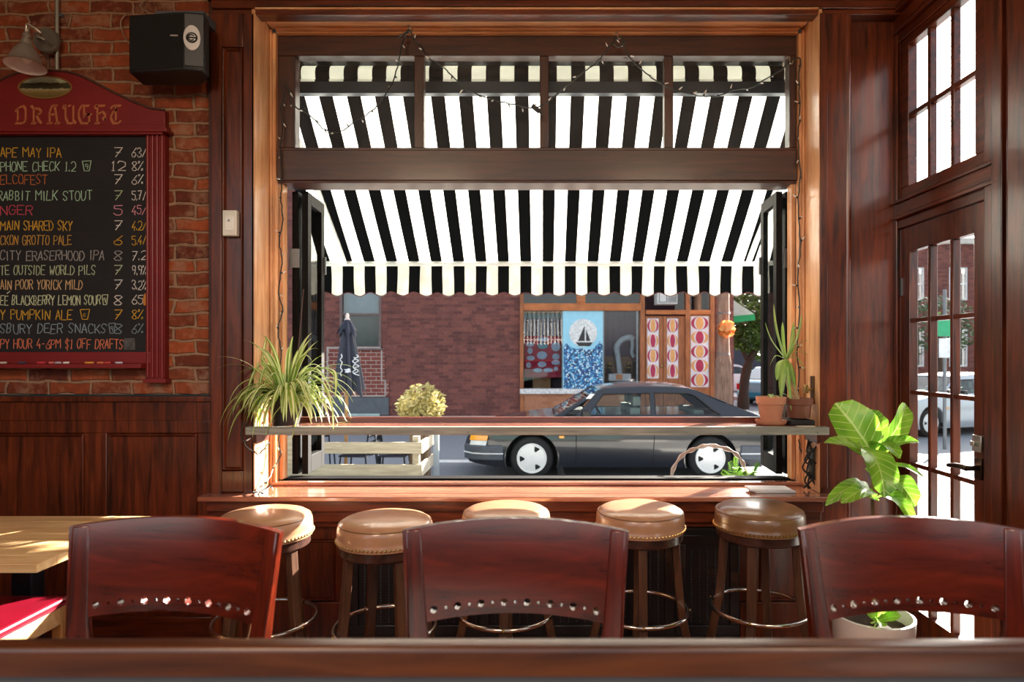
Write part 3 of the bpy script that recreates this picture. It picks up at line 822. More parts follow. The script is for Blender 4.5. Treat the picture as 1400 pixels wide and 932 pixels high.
# ================================================================== CHALKBOARD
# single-stroke letters: digits are x (0-4) and y (0-6), paths separated by blanks
GL = {
'A':'00263240 .12 32', 'B':'0006 .0636453303 .0333 42 41 30 00', 'C':'4536160501103041', 'D':'0006 .0626444220 00',
}
GL = {
'A':'00 26 40|12 32','B':'00 06 26 35 34 23 03|23 32 31 20 00','C':'45 36 16 04 02 10 30 41','D':'00 06 26 44 42 20 00',
'E':'40 00 06 46|03 33','F':'00 06 46|03 33','G':'45 36 16 04 02 10 30 42 43 23','H':'00 06|40 46|03 43','I':'20 26','J':'46 41 30 10 02',
'K':'00 06|46 02|13 40','L':'06 00 40','M':'00 06 23 46 40','N':'00 06 40 46','O':'16 04 02 10 30 42 44 36 16','P':'00 06 36 45 44 33 03',
'Q':'16 04 02 10 30 42 44 36 16|22 40','R':'00 06 36 45 44 33 03|23 40','S':'45 36 16 05 04 32 31 20 10 01','T':'06 46|26 20','U':'06 02 10 30 42 46',
'V':'06 20 46','W':'06 10 24 30 46','X':'00 46|06 40','Y':'06 23 46|23 20','Z':'06 46 00 40',
'0':'16 04 02 10 30 42 44 36 16','1':'15 26 20|10 30','2':'05 16 36 45 43 00 40','3':'05 16 36 45 44 23|23 42 41 30 10 01','4':'36 02 42|33 30',
'5':'46 06 04 34 43 41 30 10 01','6':'46 24 02 01 10 30 41 42 33 13 02','7':'06 46 10|13 33','8':'23 05 16 36 45 23 01 10 30 41 23','9':'43 13 05 16 36 45 43 30',
'%':'00 46|05 16|40 31|06 15|41 30','/':'00 46','.':'20 21',',':'21 10','-':'13 33','$':'45 36 16 05 04 32 31 20 10 01|27 2-','\'':'26 25',
'c':'34 14 03 02 11 31',
}
def strokes(text, x0, x1, zc, h, jit=.06):
    """polylines (x,z) that fill x0..x1 with the given text"""
    out = []; adv = []; r_ = random.Random(text)
    for ch in text:
        adv.append({'I': .62, ' ': .75, '.': .4, ',': .45, '1': .7, 'M': 1.25, 'W': 1.25, '\'': .3}.get(ch, 1.0))
    tot = sum(adv)-.22
    u = (x1-x0)/tot; x = x0
    for ch, a in zip(text, adv):
        if ch in GL:
            wd = u*a*.76
            dz = r_.uniform(-jit, jit)*h; sl = r_.uniform(-.05, .1)
            for pl in GL[ch].split('|'):
                pts = []
                for tk in pl.split():
                    gx = int(tk[0]); gy = -1 if tk[1] == '-' else int(tk[1])
                    if ch in 'I.,\'': fx = (gx-2)/4+.3
                    else: fx = gx/4
                    fz = gy/6-.5
                    pts.append((x+fx*wd+sl*fz*h+r_.uniform(-.03, .03)*wd, zc+dz+fz*h+r_.uniform(-.03, .03)*h))
                out.append(pts)
        x += u*a
    return out
def ribbons(mb, lines, y, wd, dep=.0012):
    for pts in lines:
        for (a, b) in zip(pts[:-1], pts[1:]):
            d = Vector((b[0]-a[0], 0, b[1]-a[1]))
            if d.length < 1e-6: continue
            d.normalize(); n = Vector((-d.z, 0, d.x))*wd/2; e = d*wd*.35
            A = Vector((a[0], 0, a[1]))-e; B = Vector((b[0], 0, b[1]))+e
            q = [A-n, B-n, B+n, A+n]
            mb.hexa([(p.x, y, p.z) for p in q]+[(p.x, y-dep, p.z) for p in q])
DB = 3.098
bx = lambda px: PX(px, DB)
bz = lambda py: PZ(py, DB)
t = thing('menu_board', 'red framed chalkboard beer menu on the brick wall', 'chalkboard', (bx(60), YB, bz(500)))
red_fr = plain('dark_red_frame_paint', srgb(120, 30, 30), .42, var=.1)
m = MB(); m.box(bx(-115), bx(202), DB+.004, YB, bz(486), bz(180))
board = m.build('slate', plain('black_chalkboard', srgb(24, 22, 24), .8, var=.25, scale=6), t, world=True)
m = MB()
m.box(bx(-118), bx(210), DB-.012, YB, bz(497), bz(481))
m.box(bx(-118), bx(202), DB-.055, DB-.012, bz(503), bz(497))
m.build('chalk_tray', red_fr, t, world=True, bevel=.003)
m = MB(); xs0, xs1 = bx(200), bx(226)
m.box(xs0, xs1, DB-.005, YB, bz(519), bz(182))
for q in (.12, .38, .62, .88):
    xx = xs0+(xs1-xs0)*q; m.tube([(xx, DB-.006, bz(516)), (xx, DB-.006, bz(184))], .0085, 8)
m.box(xs0-.006, xs1+.012, DB-.022, YB, bz(523), bz(518))
m.build('frame_stile', red_fr, t, world=True, bevel=.002)
m = MB()
m.box(bx(-118), bx(229), DB-.02, YB, bz(178), bz(172)); m.box(bx(-118), bx(233), DB-.034, YB, bz(183), bz(178)); m.box(bx(-118), bx(226), DB-.028, YB, bz(186), bz(183))
m.build('frame_head', red_fr, t, world=True, bevel=.003)
ped = [(226, 172), (226, 151), (205, 148), (180, 138), (155, 126), (130, 113), (112, 104), (95, 99), (75, 97), (63, 97)]
ped = ped+[(126-a, b) for a, b in reversed(ped[:-1])]
m = MB(); m.prism([(bx(a), bz(b)) for a, b in ped], 'xz', DB-.004, YB)
m.build('pediment', red_fr, t, world=True, bevel=.003)
m = MB(); nn = len(ped)
up = [(bx(a), bz(b)) for a, b in ped[1:-1]]
m.tube([(a, DB-.006, b) for a, b in up], .006, 6); m.build('pediment_edge', plain('dark_moulding', srgb(74, 44, 34), .5), t, world=True)
# oval landscape picture
cx, cz = bx(63), bz(120); rx, rz_ = bx(99)-bx(63), bz(105)-bz(120)
m = MB(); m.prism(circle(cx, cz, rx*.95, 40, rz_*.93), 'xz', DB-.0075, DB-.003)
def oval_mat():
    mt, nt, out = newmat('oval_landscape_picture')
    b = node(nt, 'ShaderNodeBsdfPrincipled', Roughness=.5); nt.links.new(b.outputs[0], out.inputs[0])
    tc = node(nt, 'ShaderNodeTexCoord'); sp = node(nt, 'ShaderNodeSeparateXYZ'); nt.links.new(tc.outputs['Generated'], sp.inputs[0])
    nz = node(nt, 'ShaderNodeTexNoise', Scale=9.0, Detail=5.0); nt.links.new(tc.outputs['Generated'], nz.inputs['Vector'])
    ma = node(nt, 'ShaderNodeMath', operation='MULTIPLY_ADD'); ma.inputs[1].default_value = .22; nt.links.new(nz.outputs[0], ma.inputs[0]); nt.links.new(sp.outputs[2], ma.inputs[2])
    rp = ramp(nt, [(.0, srgb(74, 62, 26)), (.40, srgb(120, 100, 50)), (.52, srgb(150, 140, 104)), (.56, srgb(44, 40, 18)), (.80, srgb(60, 54, 26)), (.84, srgb(150, 156, 124)), (1, srgb(168, 176, 150))])
    nt.links.new(ma.outputs[0], rp.inputs[0]); nt.links.new(rp.outputs[0], b.inputs['Base Color']); return mt
o = m.build('oval_picture', oval_mat(), t, world=True); o['label'] = 'small oval painted landscape'
m = MB(); k0 = len(m.v); m.ring((0, 0, 0), 1.0, .001, 48, 4)
ringp = [(cx+rx*math.cos(2*PI*i/48), DB-.007, cz+rz_*math.sin(2*PI*i/48)) for i in range(49)]
m = MB(); m.tube(ringp, .004, 6); m.build('oval_rim', plain('gilt_rim', srgb(150, 110, 62), .4, metal=.3), t, world=True)
# blackletter heading drawn with a broad nib
BLK = {
'D': ['15 11', '04 15 36 45 41 30 10 00'], 'R': ['10 15 06', '15 35 44 33 23', '23 31 40', '00 10 20'], 'A': ['10 14 26 46', '40 36', '13 33', '00 10 20', '30 40 50'],
'U': ['06 16 12 20 40', '46 41 50', '26 36', '05 16'], 'G': ['46 16 04 02 10 40 43 23', '26 22', '33 43 53'], 'H': ['06 16 10', '13 34 43 41 32', '00 10 20', '05 16 26', '26 46'], 'T': ['05 16 36 46', '26 24 14 02 10 30 41', '25 21'],
}
m = MB()
x0h, x1h = bx(21), bx(173); zc, hh = bz(157), bz(145)-bz(169)
ux = (x1h-x0h)/7
for i, ch in enumerate('DRAUGHT'):
    for pl in BLK[ch]:
        pts = [(x0h+ux*(i+.04)+int(a[0])/5*ux*.82, zc+(int(a[1])/6-.5)*hh) for a in pl.split()]
        nib = Vector((.0042, 0, .0050))
        for a, b in zip(pts[:-1], pts[1:]):
            A = Vector((a[0], 0, a[1])); B = Vector((b[0], 0, b[1])); d = (B-A)
            nb_ = nib if abs(d.normalized().dot(nib.normalized())) < .92 else Vector((.0030, 0, -.003))
            q = [A-nb_, B-nb_, B+nb_, A+nb_]
            m.hexa([(p.x, DB-.003, p.z) for p in q]+[(p.x, DB-.0052, p.z) for p in q])
m.build('heading_lettering', plain('tan_lettering_paint', srgb(176, 104, 62), .6), t, world=True)
YEL, MINT, ORG, PNK, WHT, GRY, TAN, BLU, SAL, GRN = (srgb(214, 166, 52), srgb(170, 206, 176), srgb(186, 104, 56), srgb(206, 74, 96), srgb(226, 222, 216), srgb(164, 160, 158), srgb(214, 178, 130), srgb(140, 158, 170), srgb(222, 124, 92), srgb(182, 196, 160))
chalks = {}
def chalk(c):
    if c not in chalks: chalks[c] = plain('chalk_%d' % len(chalks), c, .95, var=.25, scale=90)
    return chalks[c]
rows = [
 ('APE MAY IPA', 0, 83, 208, YEL, '7', WHT, '63/', WHT, None),
 ('PHONE CHECK 1,2', 0, 103, 227, MINT, '12', WHT, '8%', WHT, (112, 124)),
 ('ELCOFEST', 0, 64, 245, ORG, '7', WHT, '6%', WHT, None),
 ('RABBIT MILK STOUT', -4, 125, 267, MINT, '7', GRN, '5.7/', WHT, None),
 ('NGER', 0, 44, 287, PNK, '5', srgb(226, 150, 170), '45/', srgb(226, 150, 170), None),
 ('MAIN SHARED SKY', 0, 98, 308, YEL, '7', WHT, '4.2/', YEL, None),
 ('CKON GROTTO PALE', 0, 97, 328, srgb(196, 150, 70), '6', YEL, '5.4/', YEL, None),
 ('CITY ERASERHOOD IPA', 0, 142, 349, GRY, '8', GRY, '7.2', WHT, None),
 ('TE OUTSIDE WORLD PILS', 0, 130, 369, GRN, '7', GRN, '9.9%', WHT, None),
 ('AIN POOR YORICK MILD', 0, 112, 389, TAN, '7', WHT, '3.2%', WHT, None),
 ('EE BLACKBERRY LEMON SOUR', 0, 137, 410, srgb(206, 214, 176), '8', WHT, '65', WHT, (139, 147)),
 ('Y PUMPKIN ALE', 0, 98, 430, YEL, '7', YEL, '8%', YEL, (109, 122)),
 ('SBURY DEER SNACKS', 0, 145, 449, BLU, '8', BLU, '6%', BLU, (148, 157)),
 ('PY HOUR 4-6PM $1 OFF DRAFTS', 0, 168, 470, SAL, None, None, None, None, None),
]
for txt, a, b, py, c, pr, pc, av, ac, icon in rows:
    h = bz(0)-bz(12.6); z = bz(py); yb = DB+.0035; wd = .0034
    m = MB(); ribbons(m, strokes(txt, bx(a), bx(b), z, h), yb, wd)
    if txt.startswith('EE'):
        m2 = MB(); ribbons(m2, [[(bx(9), bz(py-9)), (bx(13), bz(py-12))]], yb, wd); m2.build('accent_mark', chalk(c), board, world=True, smooth=False)
    m.build('chalk_lettering', chalk(c), board, world=True, smooth=False)
    if icon:
        m = MB(); i0, i1 = bx(icon[0]), bx(icon[1]); wI = i1-i0
        ribbons(m, [[(i0, z+h*.55), (i1, z+h*.6), (i1-wI*.22, z-h*.5), (i0+wI*.22, z-h*.5), (i0, z+h*.55)]], yb, wd*.9)
        ribbons(m, strokes('c' if 'PUMPKIN' in txt else '9', i0+wI*.33, i0+wI*.66, z, h*.5), yb, wd*.8)
        m.build('glass_symbol', chalk(c), board, world=True, smooth=False)
    if pr:
        m = MB(); wpx = 20 if len(pr) == 2 else 11
        ribbons(m, strokes(pr, bx(161-wpx/2), bx(161+wpx/2), z, h), yb, wd); m.build('chalk_price', chalk(pc), board, world=True, smooth=False)
        m = MB(); ribbons(m, strokes(av, bx(180), bx(199.5 if len(av) > 2 else 195), z, h*.95), yb, wd*.9); m.build('chalk_strength', chalk(ac), board, world=True, smooth=False)
# faint ruled lines
m = MB()
for k in range(15): m.box(bx(-110), bx(200), DB+.0032, DB+.0042, bz(196.6+20.2*k), bz(196.2+20.2*k))
for px in (148.5, 177): m.box(bx(px-.3), bx(px+.3), DB+.003, DB+.0042, bz(460), bz(184))
m.build('ruled_lines', plain('faint_rule_lines', srgb(40, 38, 40), .9), board, world=True, smooth=False)
m = MB(); m.box(bx(169), bx(184), DB+.003, DB+.0042, bz(478), bz(462)); m.build('chalk_smudge', plain('grey_chalk_smudge', srgb(76, 74, 76), .95, var=.5, scale=30), board, world=True, smooth=False)
# chalk sticks lying on the tray
for px, L, c, ang, lab in ((12, 9, srgb(196, 190, 170), .1, 'pale cream chalk stick on the menu tray, furthest from the window'),
    (38, 9, srgb(60, 66, 90), .0, 'dark blue chalk stub on the menu tray'),
    (64, 11, srgb(206, 60, 76), -.1, 'bright red chalk stick on the menu tray'),
    (78, 6, srgb(206, 110, 100), .5, 'salmon chalk stub beside the red chalk stick'),
    (87, 8, srgb(186, 176, 190), -.15, 'lilac chalk stick between salmon and white chalk'),
    (98, 7, srgb(226, 216, 206), .25, 'white chalk stub in the middle of the tray'),
    (129, 11, srgb(226, 150, 60), .05, 'orange yellow chalk stick on the tray'),
    (144, 9, srgb(220, 120, 80), -.2, 'orange chalk stub beside the orange yellow stick'),
    (154, 8, srgb(200, 70, 60), .1, 'dull red chalk stub near the white one'),
    (169, 9, srgb(190, 186, 196), .0, 'white chalk stick on the tray end nearest the window')):
    l = L*DB/FPX; z = bz(497)+.005
    m = MB(); m.tube([(-l/2*math.cos(ang), -l/2*math.sin(ang), 0), (l/2*math.cos(ang), l/2*math.sin(ang), 0)], .005, 8)
    o = m.build('chalk_stick', chalk(c)); o.location = (bx(px), DB-.034, z); tag(o, lab, 'chalk', 'chalk sticks on the menu tray')
# gold patch stuck at the right edge of the slate
m = MB(); m.prism([(bx(197), bz(417)), (bx(201), bz(418)), (bx(201), bz(400)), (bx(198), bz(402)), (bx(195.5), bz(410))], 'xz', DB-.004, DB+.004)
m.build('gold_sticker', plain('gold_sticker_paper', srgb(190, 120, 40), .5), t, world=True)

# ================================================================== WALL LAMP, PIPE, SPEAKER, SWITCH
t = thing('conduit_pipe', 'thin grey conduit pipe running up the brick wall above the menu', 'pipe', (PX(77, 3.1), 3.1, 2.7))
m = MB(); m.tube([(PX(77, 3.1), 3.105, PZ(97, 3.1)), (PX(77, 3.1), 3.105, CEIL)], .0085, 12); m.build('pipe', plain('grey_conduit', srgb(150, 150, 142), .4, metal=.4), t, world=True)
m = MB(); m.box(PX(72, 3.1), PX(82, 3.1), 3.112, YB, PZ(20, 3.1), PZ(16, 3.1)); m.build('pipe_clip', steel_grey, t, world=True)
lm = plain('pewter_lamp_metal', srgb(168, 160, 150), .36, metal=.6, var=.15)
t = thing('wall_lamp', 'pewter bell shaped wall lamp on round backplate above the menu', 'lamp', (PX(68, 3.08), 3.08, PZ(58, 3.08)))
bc = P(66, 57, 3.085)
Mx = Matrix.Rotation(PI/2, 4, 'X')
m = MB(); m.lathe([(0, .0), (.056, .0), (.060, -.006), (.060, -.02), (.05, -.026), (0, -.026)], (bc.x, 3.089-.026, bc.z), 32, Mx); m.build('backplate', plain('dark_pewter', srgb(120, 116, 106), .45, metal=.5), t, world=True)
hp = P(36, 56, 2.93)
m = MB(); m.tube(spline([(bc.x, 3.07, bc.z), (bc.x-.02, 3.02, bc.z+.005), (hp.x+.05, 2.955, hp.z+.045), (hp.x+.012, 2.93, hp.z+.075), (hp.x, 2.93, hp.z+.06), (hp.x, 2.93, hp.z)], 6), .0055, 8); m.build('arm', lm, t, world=True)
tilt = Matrix.Rotation(R(-2), 4, 'Y') @ Matrix.Rotation(R(-6), 4, 'X')
m = MB(); m.lathe([(0, .085), (.010, .085), (.012, .07), (.008, .062), (.016, .055), (.018, .04), (.012, .034), (.020, .028), (.022, .006), (.022, 0)], (hp.x, 2.93, hp.z-.02), 24, tilt); m.build('socket_cap', lm, t, world=True)
pr = [(.021, .004), (.030, -.006), (.046, -.030), (.058, -.058), (.066, -.085), (.082, -.100), (.079, -.1005), (.064, -.083), (.055, -.056), (.043, -.030), (.028, -.008)]
m = MB(); m.lathe(pr[:6]+[pr[6]], (hp.x, 2.93, hp.z-.02), 36, tilt, cap=False); sh = m.build('lamp_shade', lm, t, world=True, fix=False)
m = MB(); m.lathe([(.080, -.1003)]+pr[7:]+[(.02, -.006), (0, -.006)], (hp.x, 2.93, hp.z-.02), 36, tilt, cap=False); o = m.build('shade_lining', plain('white_shade_lining', srgb(236, 226, 222), .5), sh, world=True, fix=False)
m = MB(); bb = tilt @ Vector((0, 0, -.055)); m.ball((hp.x+bb.x, 2.93+bb.y, hp.z-.02+bb.z), .026, 12, 8, (1, 1, 1.25)); m.build('bulb', plain('frosted_bulb', srgb(240, 236, 228), .3), t, world=True)

t = thing('loudspeaker', 'black wall loudspeaker with silver badge on the brick wall', 'speaker', (PX(232, 2.95), 2.95, PZ(56, 2.95)))
D = 2.90
def spk(px, d): return PX(px, d)
pts = [(PX(176, 2.90), 2.90), (PX(252, 2.87), 2.87), (PX(279, 2.885), 2.885), (PX(286, 2.95), 2.95), (PX(276, 3.04), 3.04), (PX(196, 3.04), 3.04)]
zt, zb = PZ(17, 2.88), PZ(97, 2.88)
m = MB(); m.prism(pts, 'xy', zb, zt); m.build('cabinet', plain('black_speaker_case', srgb(20, 20, 21), .5), t, world=True, bevel=.008, seg=3)
m = MB(); a = Vector((PX(180, 2.895), 2.8945, 0)); b = Vector((PX(250, 2.867), 2.867, 0))
m.hexa([(a.x, a.y, zb+.012), (b.x, b.y, zb+.012), (b.x, b.y+.004, zb+.012), (a.x, a.y+.004, zb+.012), (a.x, a.y, zt-.012), (b.x, b.y, zt-.012), (b.x, b.y+.004, zt-.012), (a.x, a.y+.004, zt-.012)])
m.build('grille', plain('black_grille_cloth', srgb(13, 13, 14), .95, var=.4, scale=300, bump=.3), t, world=True)
c0 = Vector((PX(253, 2.868), 2.868, 0)); c1 = Vector((PX(278, 2.882), 2.882, 0))
ex = (c1-c0).normalized(); nn = Vector((ex.y, -ex.x, 0))
m = MB()
def sq(u0, u1, z0, z1, d0, d1):
    p = [c0+ex*u0+nn*d0, c0+ex*u1+nn*d0, c0+ex*u1+nn*d1, c0+ex*u0+nn*d1]
    return [(q.x, q.y, z0) for q in p]+[(q.x, q.y, z1) for q in p]
LW = (c1-c0).length
m.hexa(sq(0, LW, zb+.02, zt-.012, -.004, .003)); m.build('trim_strip', plain('grey_trim_strip', srgb(64, 66, 70), .45), t, world=True)
bcz = PZ(52, 2.87); Mb = Matrix((( ex.x, nn.x*-1, 0, 0), (ex.y, nn.y*-1, 0, 0), (0, 0, 1, 0), (0, 0, 0, 1)))
bctr = c0+ex*(LW*.40)
def loc_prism(poly, d0, d1):
    q = MB(); q.prism(poly, 'xz', 0, 1)
    return q.xf(Matrix.Translation((bctr.x, bctr.y, bcz)) @ Matrix((( ex.x, nn.x*(d1-d0), 0, nn.x*d0), (ex.y, nn.y*(d1-d0), 0, nn.y*d0), (0, 0, 1, 0), (0, 0, 0, 1))))
bd = loc_prism(circle(0, 0, .036, 32, .057), .003, .008).build('badge', plain('silver_badge', srgb(214, 212, 214), .3, metal=.4), t, world=True, bevel=.002)
ringpts = circle(0, 0, .024, 28); inn = circle(0, 0, .018, 28)
m = MB(); m.tube([(bctr.x+ex.x*a+nn.x*.009, bctr.y+ex.y*a+nn.y*.009, bcz+b) for a, b in circle(0, 0, .021, 28)]+[(bctr.x+ex.x*.021+nn.x*.009, bctr.y+ex.y*.021+nn.y*.009, bcz)], .0035, 6)
m.tube([(bctr.x+ex.x*a+nn.x*.009, bctr.y+ex.y*a+nn.y*.009, bcz+b) for a, b in ((-.013, 0), (.020, 0))], .0032, 6)
m.tube([(bctr.x+ex.x*a+nn.x*.009, bctr.y+ex.y*a+nn.y*.009, bcz+b) for a, b in circle(-.002, 0, .0125, 20)[2:19]], .003, 6)
m.build('badge_emblem', black_m, bd, world=True)
m = MB(); a = P(238, 49, 2.868); m.box(a.x-.016, a.x+.018, a.y-.004, a.y+.01, a.z-.003, a.z+.003); m.build('name_tag', plain('silver_tag', srgb(190, 190, 192), .3, metal=.5), t, world=True)
m = MB(); m.box(PX(225, 3.0), PX(245, 3.0), 3.03, YB, PZ(70, 3.0), PZ(40, 3.0)); m.box(PX(222, 3.0), PX(288, 3.0), 2.94, 3.05, zt-.002, zt+.04); m.build('bracket', plain('grey_blue_bracket', srgb(90, 98, 106), .4, metal=.3), t, world=True, bevel=.003)
m = MB(); m.tube(spline([(PX(200, 3.0), 3.03, PZ(14, 3.0)), (PX(192, 3.1), 3.10, PZ(8, 3.1)), (PX(203, 3.1), 3.115, PZ(-10, 3.1))], 5), .003, 6)
m.tube(spline([P(177, 60, 3.05), P(168, 45, 3.10), P(165, 30, 3.11), P(172, 20, 3.11), P(182, 17, 3.06)], 5), .0028, 6)
m.build('speaker_wire', plain('pale_wire', srgb(150, 128, 110), .6), t, world=True)

t = thing('wall_switch', 'small white plastic control box on the wooden pilaster beside the brick', 'switch', (PX(316, 3.04), 3.05, PZ(305, 3.04)))
m = MB(); m.box(PX(306, 3.04), PX(325.5, 3.04), 3.024, 3.058, PZ(323, 3.04), PZ(288, 3.04)); m.build('case', plain('cream_plastic', srgb(226, 222, 210), .4), t, world=True, bevel=.005, seg=3)
m = MB(); m.box(PX(310, 3.04), PX(322, 3.04), 3.021, 3.026, PZ(316, 3.04), PZ(296, 3.04)); m.build('face_plate', plain('pale_plastic', srgb(238, 236, 228), .35), t, world=True, bevel=.002)
m = MB(); m.box(PX(314, 3.04), PX(317, 3.04), 3.0185, 3.023, PZ(304, 3.04), PZ(301, 3.04)); m.build('sensor_button', plain('grey_plastic', srgb(150, 148, 144), .4), t, world=True)

t = thing('door_bolt', 'brass surface bolt on the window jamb beside the brown pot', 'latch', P(1106, 530, 3.16))
xj = OX1
m = MB(); m.box(xj-.008, xj, 3.10, 3.135, PZ(552, 3.12), PZ(514, 3.12)); m.build('bolt_plate', plain('dark_brass', srgb(84, 60, 38), .4, metal=.8), t, world=True, bevel=.002)
m = MB(); m.tube([(xj-.004, 3.118, PZ(532, 3.12)), (xj-.03, 3.118, PZ(532, 3.12))], .007, 10); m.box(xj-.045, xj-.027, 3.107, 3.129, PZ(537, 3.12), PZ(526, 3.12)); m.build('bolt_knob', brass, t, world=True, bevel=.003)

# booklets on the sill
for k, (lab, dx, dz, c, rz) in enumerate((('grey white booklet lying underneath the other on the sill', 0, 0, srgb(206, 206, 204), .03), ('white folded booklet on top of the other on the sill', -.02, .009, srgb(232, 232, 232), -.04))):
    t = thing('booklet', lab, 'booklet', (PX(1056, 3.08)+dx, 3.085, OZ0+.0015+dz), rz, 'booklets on the sill')
    m = MB(); m.box(-.095, .095, -.045, .045, 0, .007); m.build('pages', plain('paper_pages_%d' % k, c, .8), t)
    m = MB(); m.box(-.097, .097, -.047, .047, .0071, .0085); m.box(-.097, -.095, -.047, .047, 0, .0071); m.build('cover', plain('paper_cover_%d' % k, tuple(q*.95 for q in c), .6), t)
# ================================================================== STRING LIGHTS
wire_m = plain('dark_green_wire', srgb(26, 34, 32), .5)
bulb_m = plain('clear_mini_bulb', srgb(220, 220, 214), .15, coat=.5)
bulb_mesh = None
def string_lights(name, label, paths, D, step, seedv, hookpts=(), plug=None):
    global bulb_mesh
    t = thing(name, label, 'string lights', paths[0][0] if False else P(*paths[0][0], D), 0, 'fairy light strands round the window')
    r_ = random.Random(seedv)
    m = MB(); pos = []
    for pts in paths:
        sp = spline([P(q[0], q[1], (q[2] if len(q) > 2 else D)+r_.uniform(-.012, .0)) for q in pts], 5)
        sp = [p+Vector((r_.uniform(-.003, .003), 0, r_.uniform(-.003, .003))) for p in sp]
        m.tube(sp, .0034, 5)
        acc = 0
        for a, b in zip(sp[:-1], sp[1:]):
            acc += (b-a).length
            if acc > step: acc = 0; pos.append(b)
    m.build('wire', wire_m, t, world=True)
    for p in pos:
        if bulb_mesh is None:
            q = MB(); q.lathe([(0, 0), (.0042, 0), (.0045, .012)], n=6); q.cur = 1; q.lathe([(.0034, .012), (.0036, .022), (.0018, .030), (0, .034)], n=6)
            o = q.build('bulb', [wire_m, bulb_m], t); bulb_mesh = o.data
        else:
            o = bpy.data.objects.new('bulb', bulb_mesh); link(o, t)
        o.location = p-t.location; o.rotation_euler = (r_.uniform(.6, 2.6), 0, r_.uniform(0, 6.28))
    if plug:
        a = P(*plug, D-.01); m = MB(); M = Matrix.Rotation(R(40), 4, 'Y')
        m.box(-.026, .022, -.010, .010, -.011, .011); m.box(.022, .040, -.004, .004, -.006, .006); m.xf(Matrix.Translation(a) @ M)
        m.build('plug', black_m, t, world=True, bevel=.003)
    if hookpts:
        hm = plain('thin_steel_hook', srgb(150, 140, 124), .4, metal=.6)
        for h in hookpts:
            m = MB(); a = P(*h, D); m.tube(spline([a+Vector((-.012, .02, .03)), a+Vector((-.004, 0, .032)), a, a+Vector((.010, -.004, -.004)), a+Vector((.016, -.004, .012))], 3), .0025, 5)
            m.build('hook', hm, t, world=True)
    return t
string_lights('string_lights', 'dark fairy light strand swagged across the transom panes', [
 [(388, 107), (396, 128), (399, 142), (424, 158), (440, 175), (457, 181), (468, 178), (490, 163), (508, 152), (525, 132), (540, 104), (547, 72), (553, 50), (560, 42)],
 [(543, 52), (552, 46), (560, 43), (566, 54), (575, 62), (583, 77), (600, 88), (618, 103), (640, 123), (675, 136), (700, 142), (722, 147), (737, 146), (755, 134), (770, 121), (790, 105), (812, 88), (832, 66), (843, 50)],
 [(838, 60), (846, 64), (854, 58), (848, 50)],
 [(850, 58), (862, 80), (880, 97), (900, 112), (925, 124), (945, 129), (965, 132), (985, 130), (1003, 123), (1030, 118), (1050, 106), (1068, 96), (1079, 84)]],
 3.19, .062, 3, hookpts=((560, 43), (845, 52), (1080, 86)), plug=(733, 149))
string_lights('string_lights', 'fairy light strand hanging down the window jamb behind the spider plant', [
 [(386, 112), (390, 128), (384, 150), (387, 176), (383, 205), (386, 240), (384, 270), (387, 300), (382, 330), (386, 360), (381, 395), (386, 425), (380, 450), (384, 480), (383, 520), (386, 560)],
 [(386, 560), (381, 600), (384, 622), (374, 640, 3.18), (366, 656, 3.12), (358, 664, 3.08), (352, 668, 3.05), (346, 674, 2.99), (353, 672, 3.0), (362, 668, 3.06), (372, 664, 3.10), (360, 671, 3.03), (353, 676, 2.98)],
 [(333, 575, 2.935), (330, 592, 2.935), (334, 606, 2.94), (344, 616, 3.0), (354, 620, 3.06), (362, 612, 3.1), (368, 604, 3.14)]],
 3.228, .09, 5)
string_lights('string_lights', 'fairy light strand running down the window jamb behind the yucca', [
 [(1081, 84), (1094, 80), (1092, 110), (1094, 150), (1091, 190), (1094, 235), (1091, 280), (1094, 330), (1091, 380), (1093, 430), (1090, 475), (1092, 520), (1091, 570)],
 [(1091, 600), (1097, 620), (1108, 632), (1118, 612), (1114, 640), (1102, 652), (1097, 664)]],
 3.228, .085, 9)
# extension cables bunched at the right end of the sill
t = thing('cable_bundle', 'tangle of black cables hanging from the jamb below the counter end', 'cables', P(1107, 640, 3.13))
r_ = random.Random(21); m = MB()
for k in range(5):
    pts = [P(1112+r_.uniform(-8, 6), 596+r_.uniform(0, 14), 3.12)]
    for j in range(5): pts.append(P(1108+r_.uniform(-12, 8), 612+j*11+r_.uniform(-6, 6), 3.10+r_.uniform(-.03, .05)))
    pts.append(P(1106+r_.uniform(-8, 8), 667, 3.12))
    m.tube(spline(pts, 5), .0042, 6)
m.build('cable', black_soft, t, world=True)
m = MB(); a = P(1116, 640, 3.12); m.box(xj-.016, xj, 3.09, 3.14, PZ(655, 3.12), PZ(612, 3.12)); m.build('outlet_box', plain('black_outlet', srgb(28, 26, 26), .4), t, world=True, bevel=.003)

# ================================================================== PLANTS
def strip_leaf(mb, pts, wd, side=None, mats=(0, 1), fold=.25, three=True):
    """a long leaf along pts with a paler middle stripe: 4 columns of vertices"""
    k = len(pts); b = len(mb.v)
    for i, p in enumerate(pts):
        p = Vector(p)
        t = (Vector(pts[min(i+1,k-1)])-Vector(pts[max(i-1,0)])).normalized()
        sd = side if side is not None else t.cross(Vector((0, 0, 1)))
        sd = sd-t*sd.dot(t)
        if sd.length < 1e-4: sd = t.orthogonal()
        sd.normalize(); n = t.cross(sd)
        u = i/(k-1); w_ = wd*(min(1, .55+u*3) if u < .5 else max(.03, 1-((u-.5)/.5)**2.2))
        for q in (-1, -.38, .38, 1):
            mb.v.append(p+sd*q*w_/2+n*abs(q)*fold*w_/2)
    for i in range(k-1):
        for j in range(3):
            mb.f.append((b+i*4+j, b+i*4+j+1, b+i*4+4+j+1, b+i*4+4+j)); mb.m.append(mats[1] if j == 1 else mats[0])

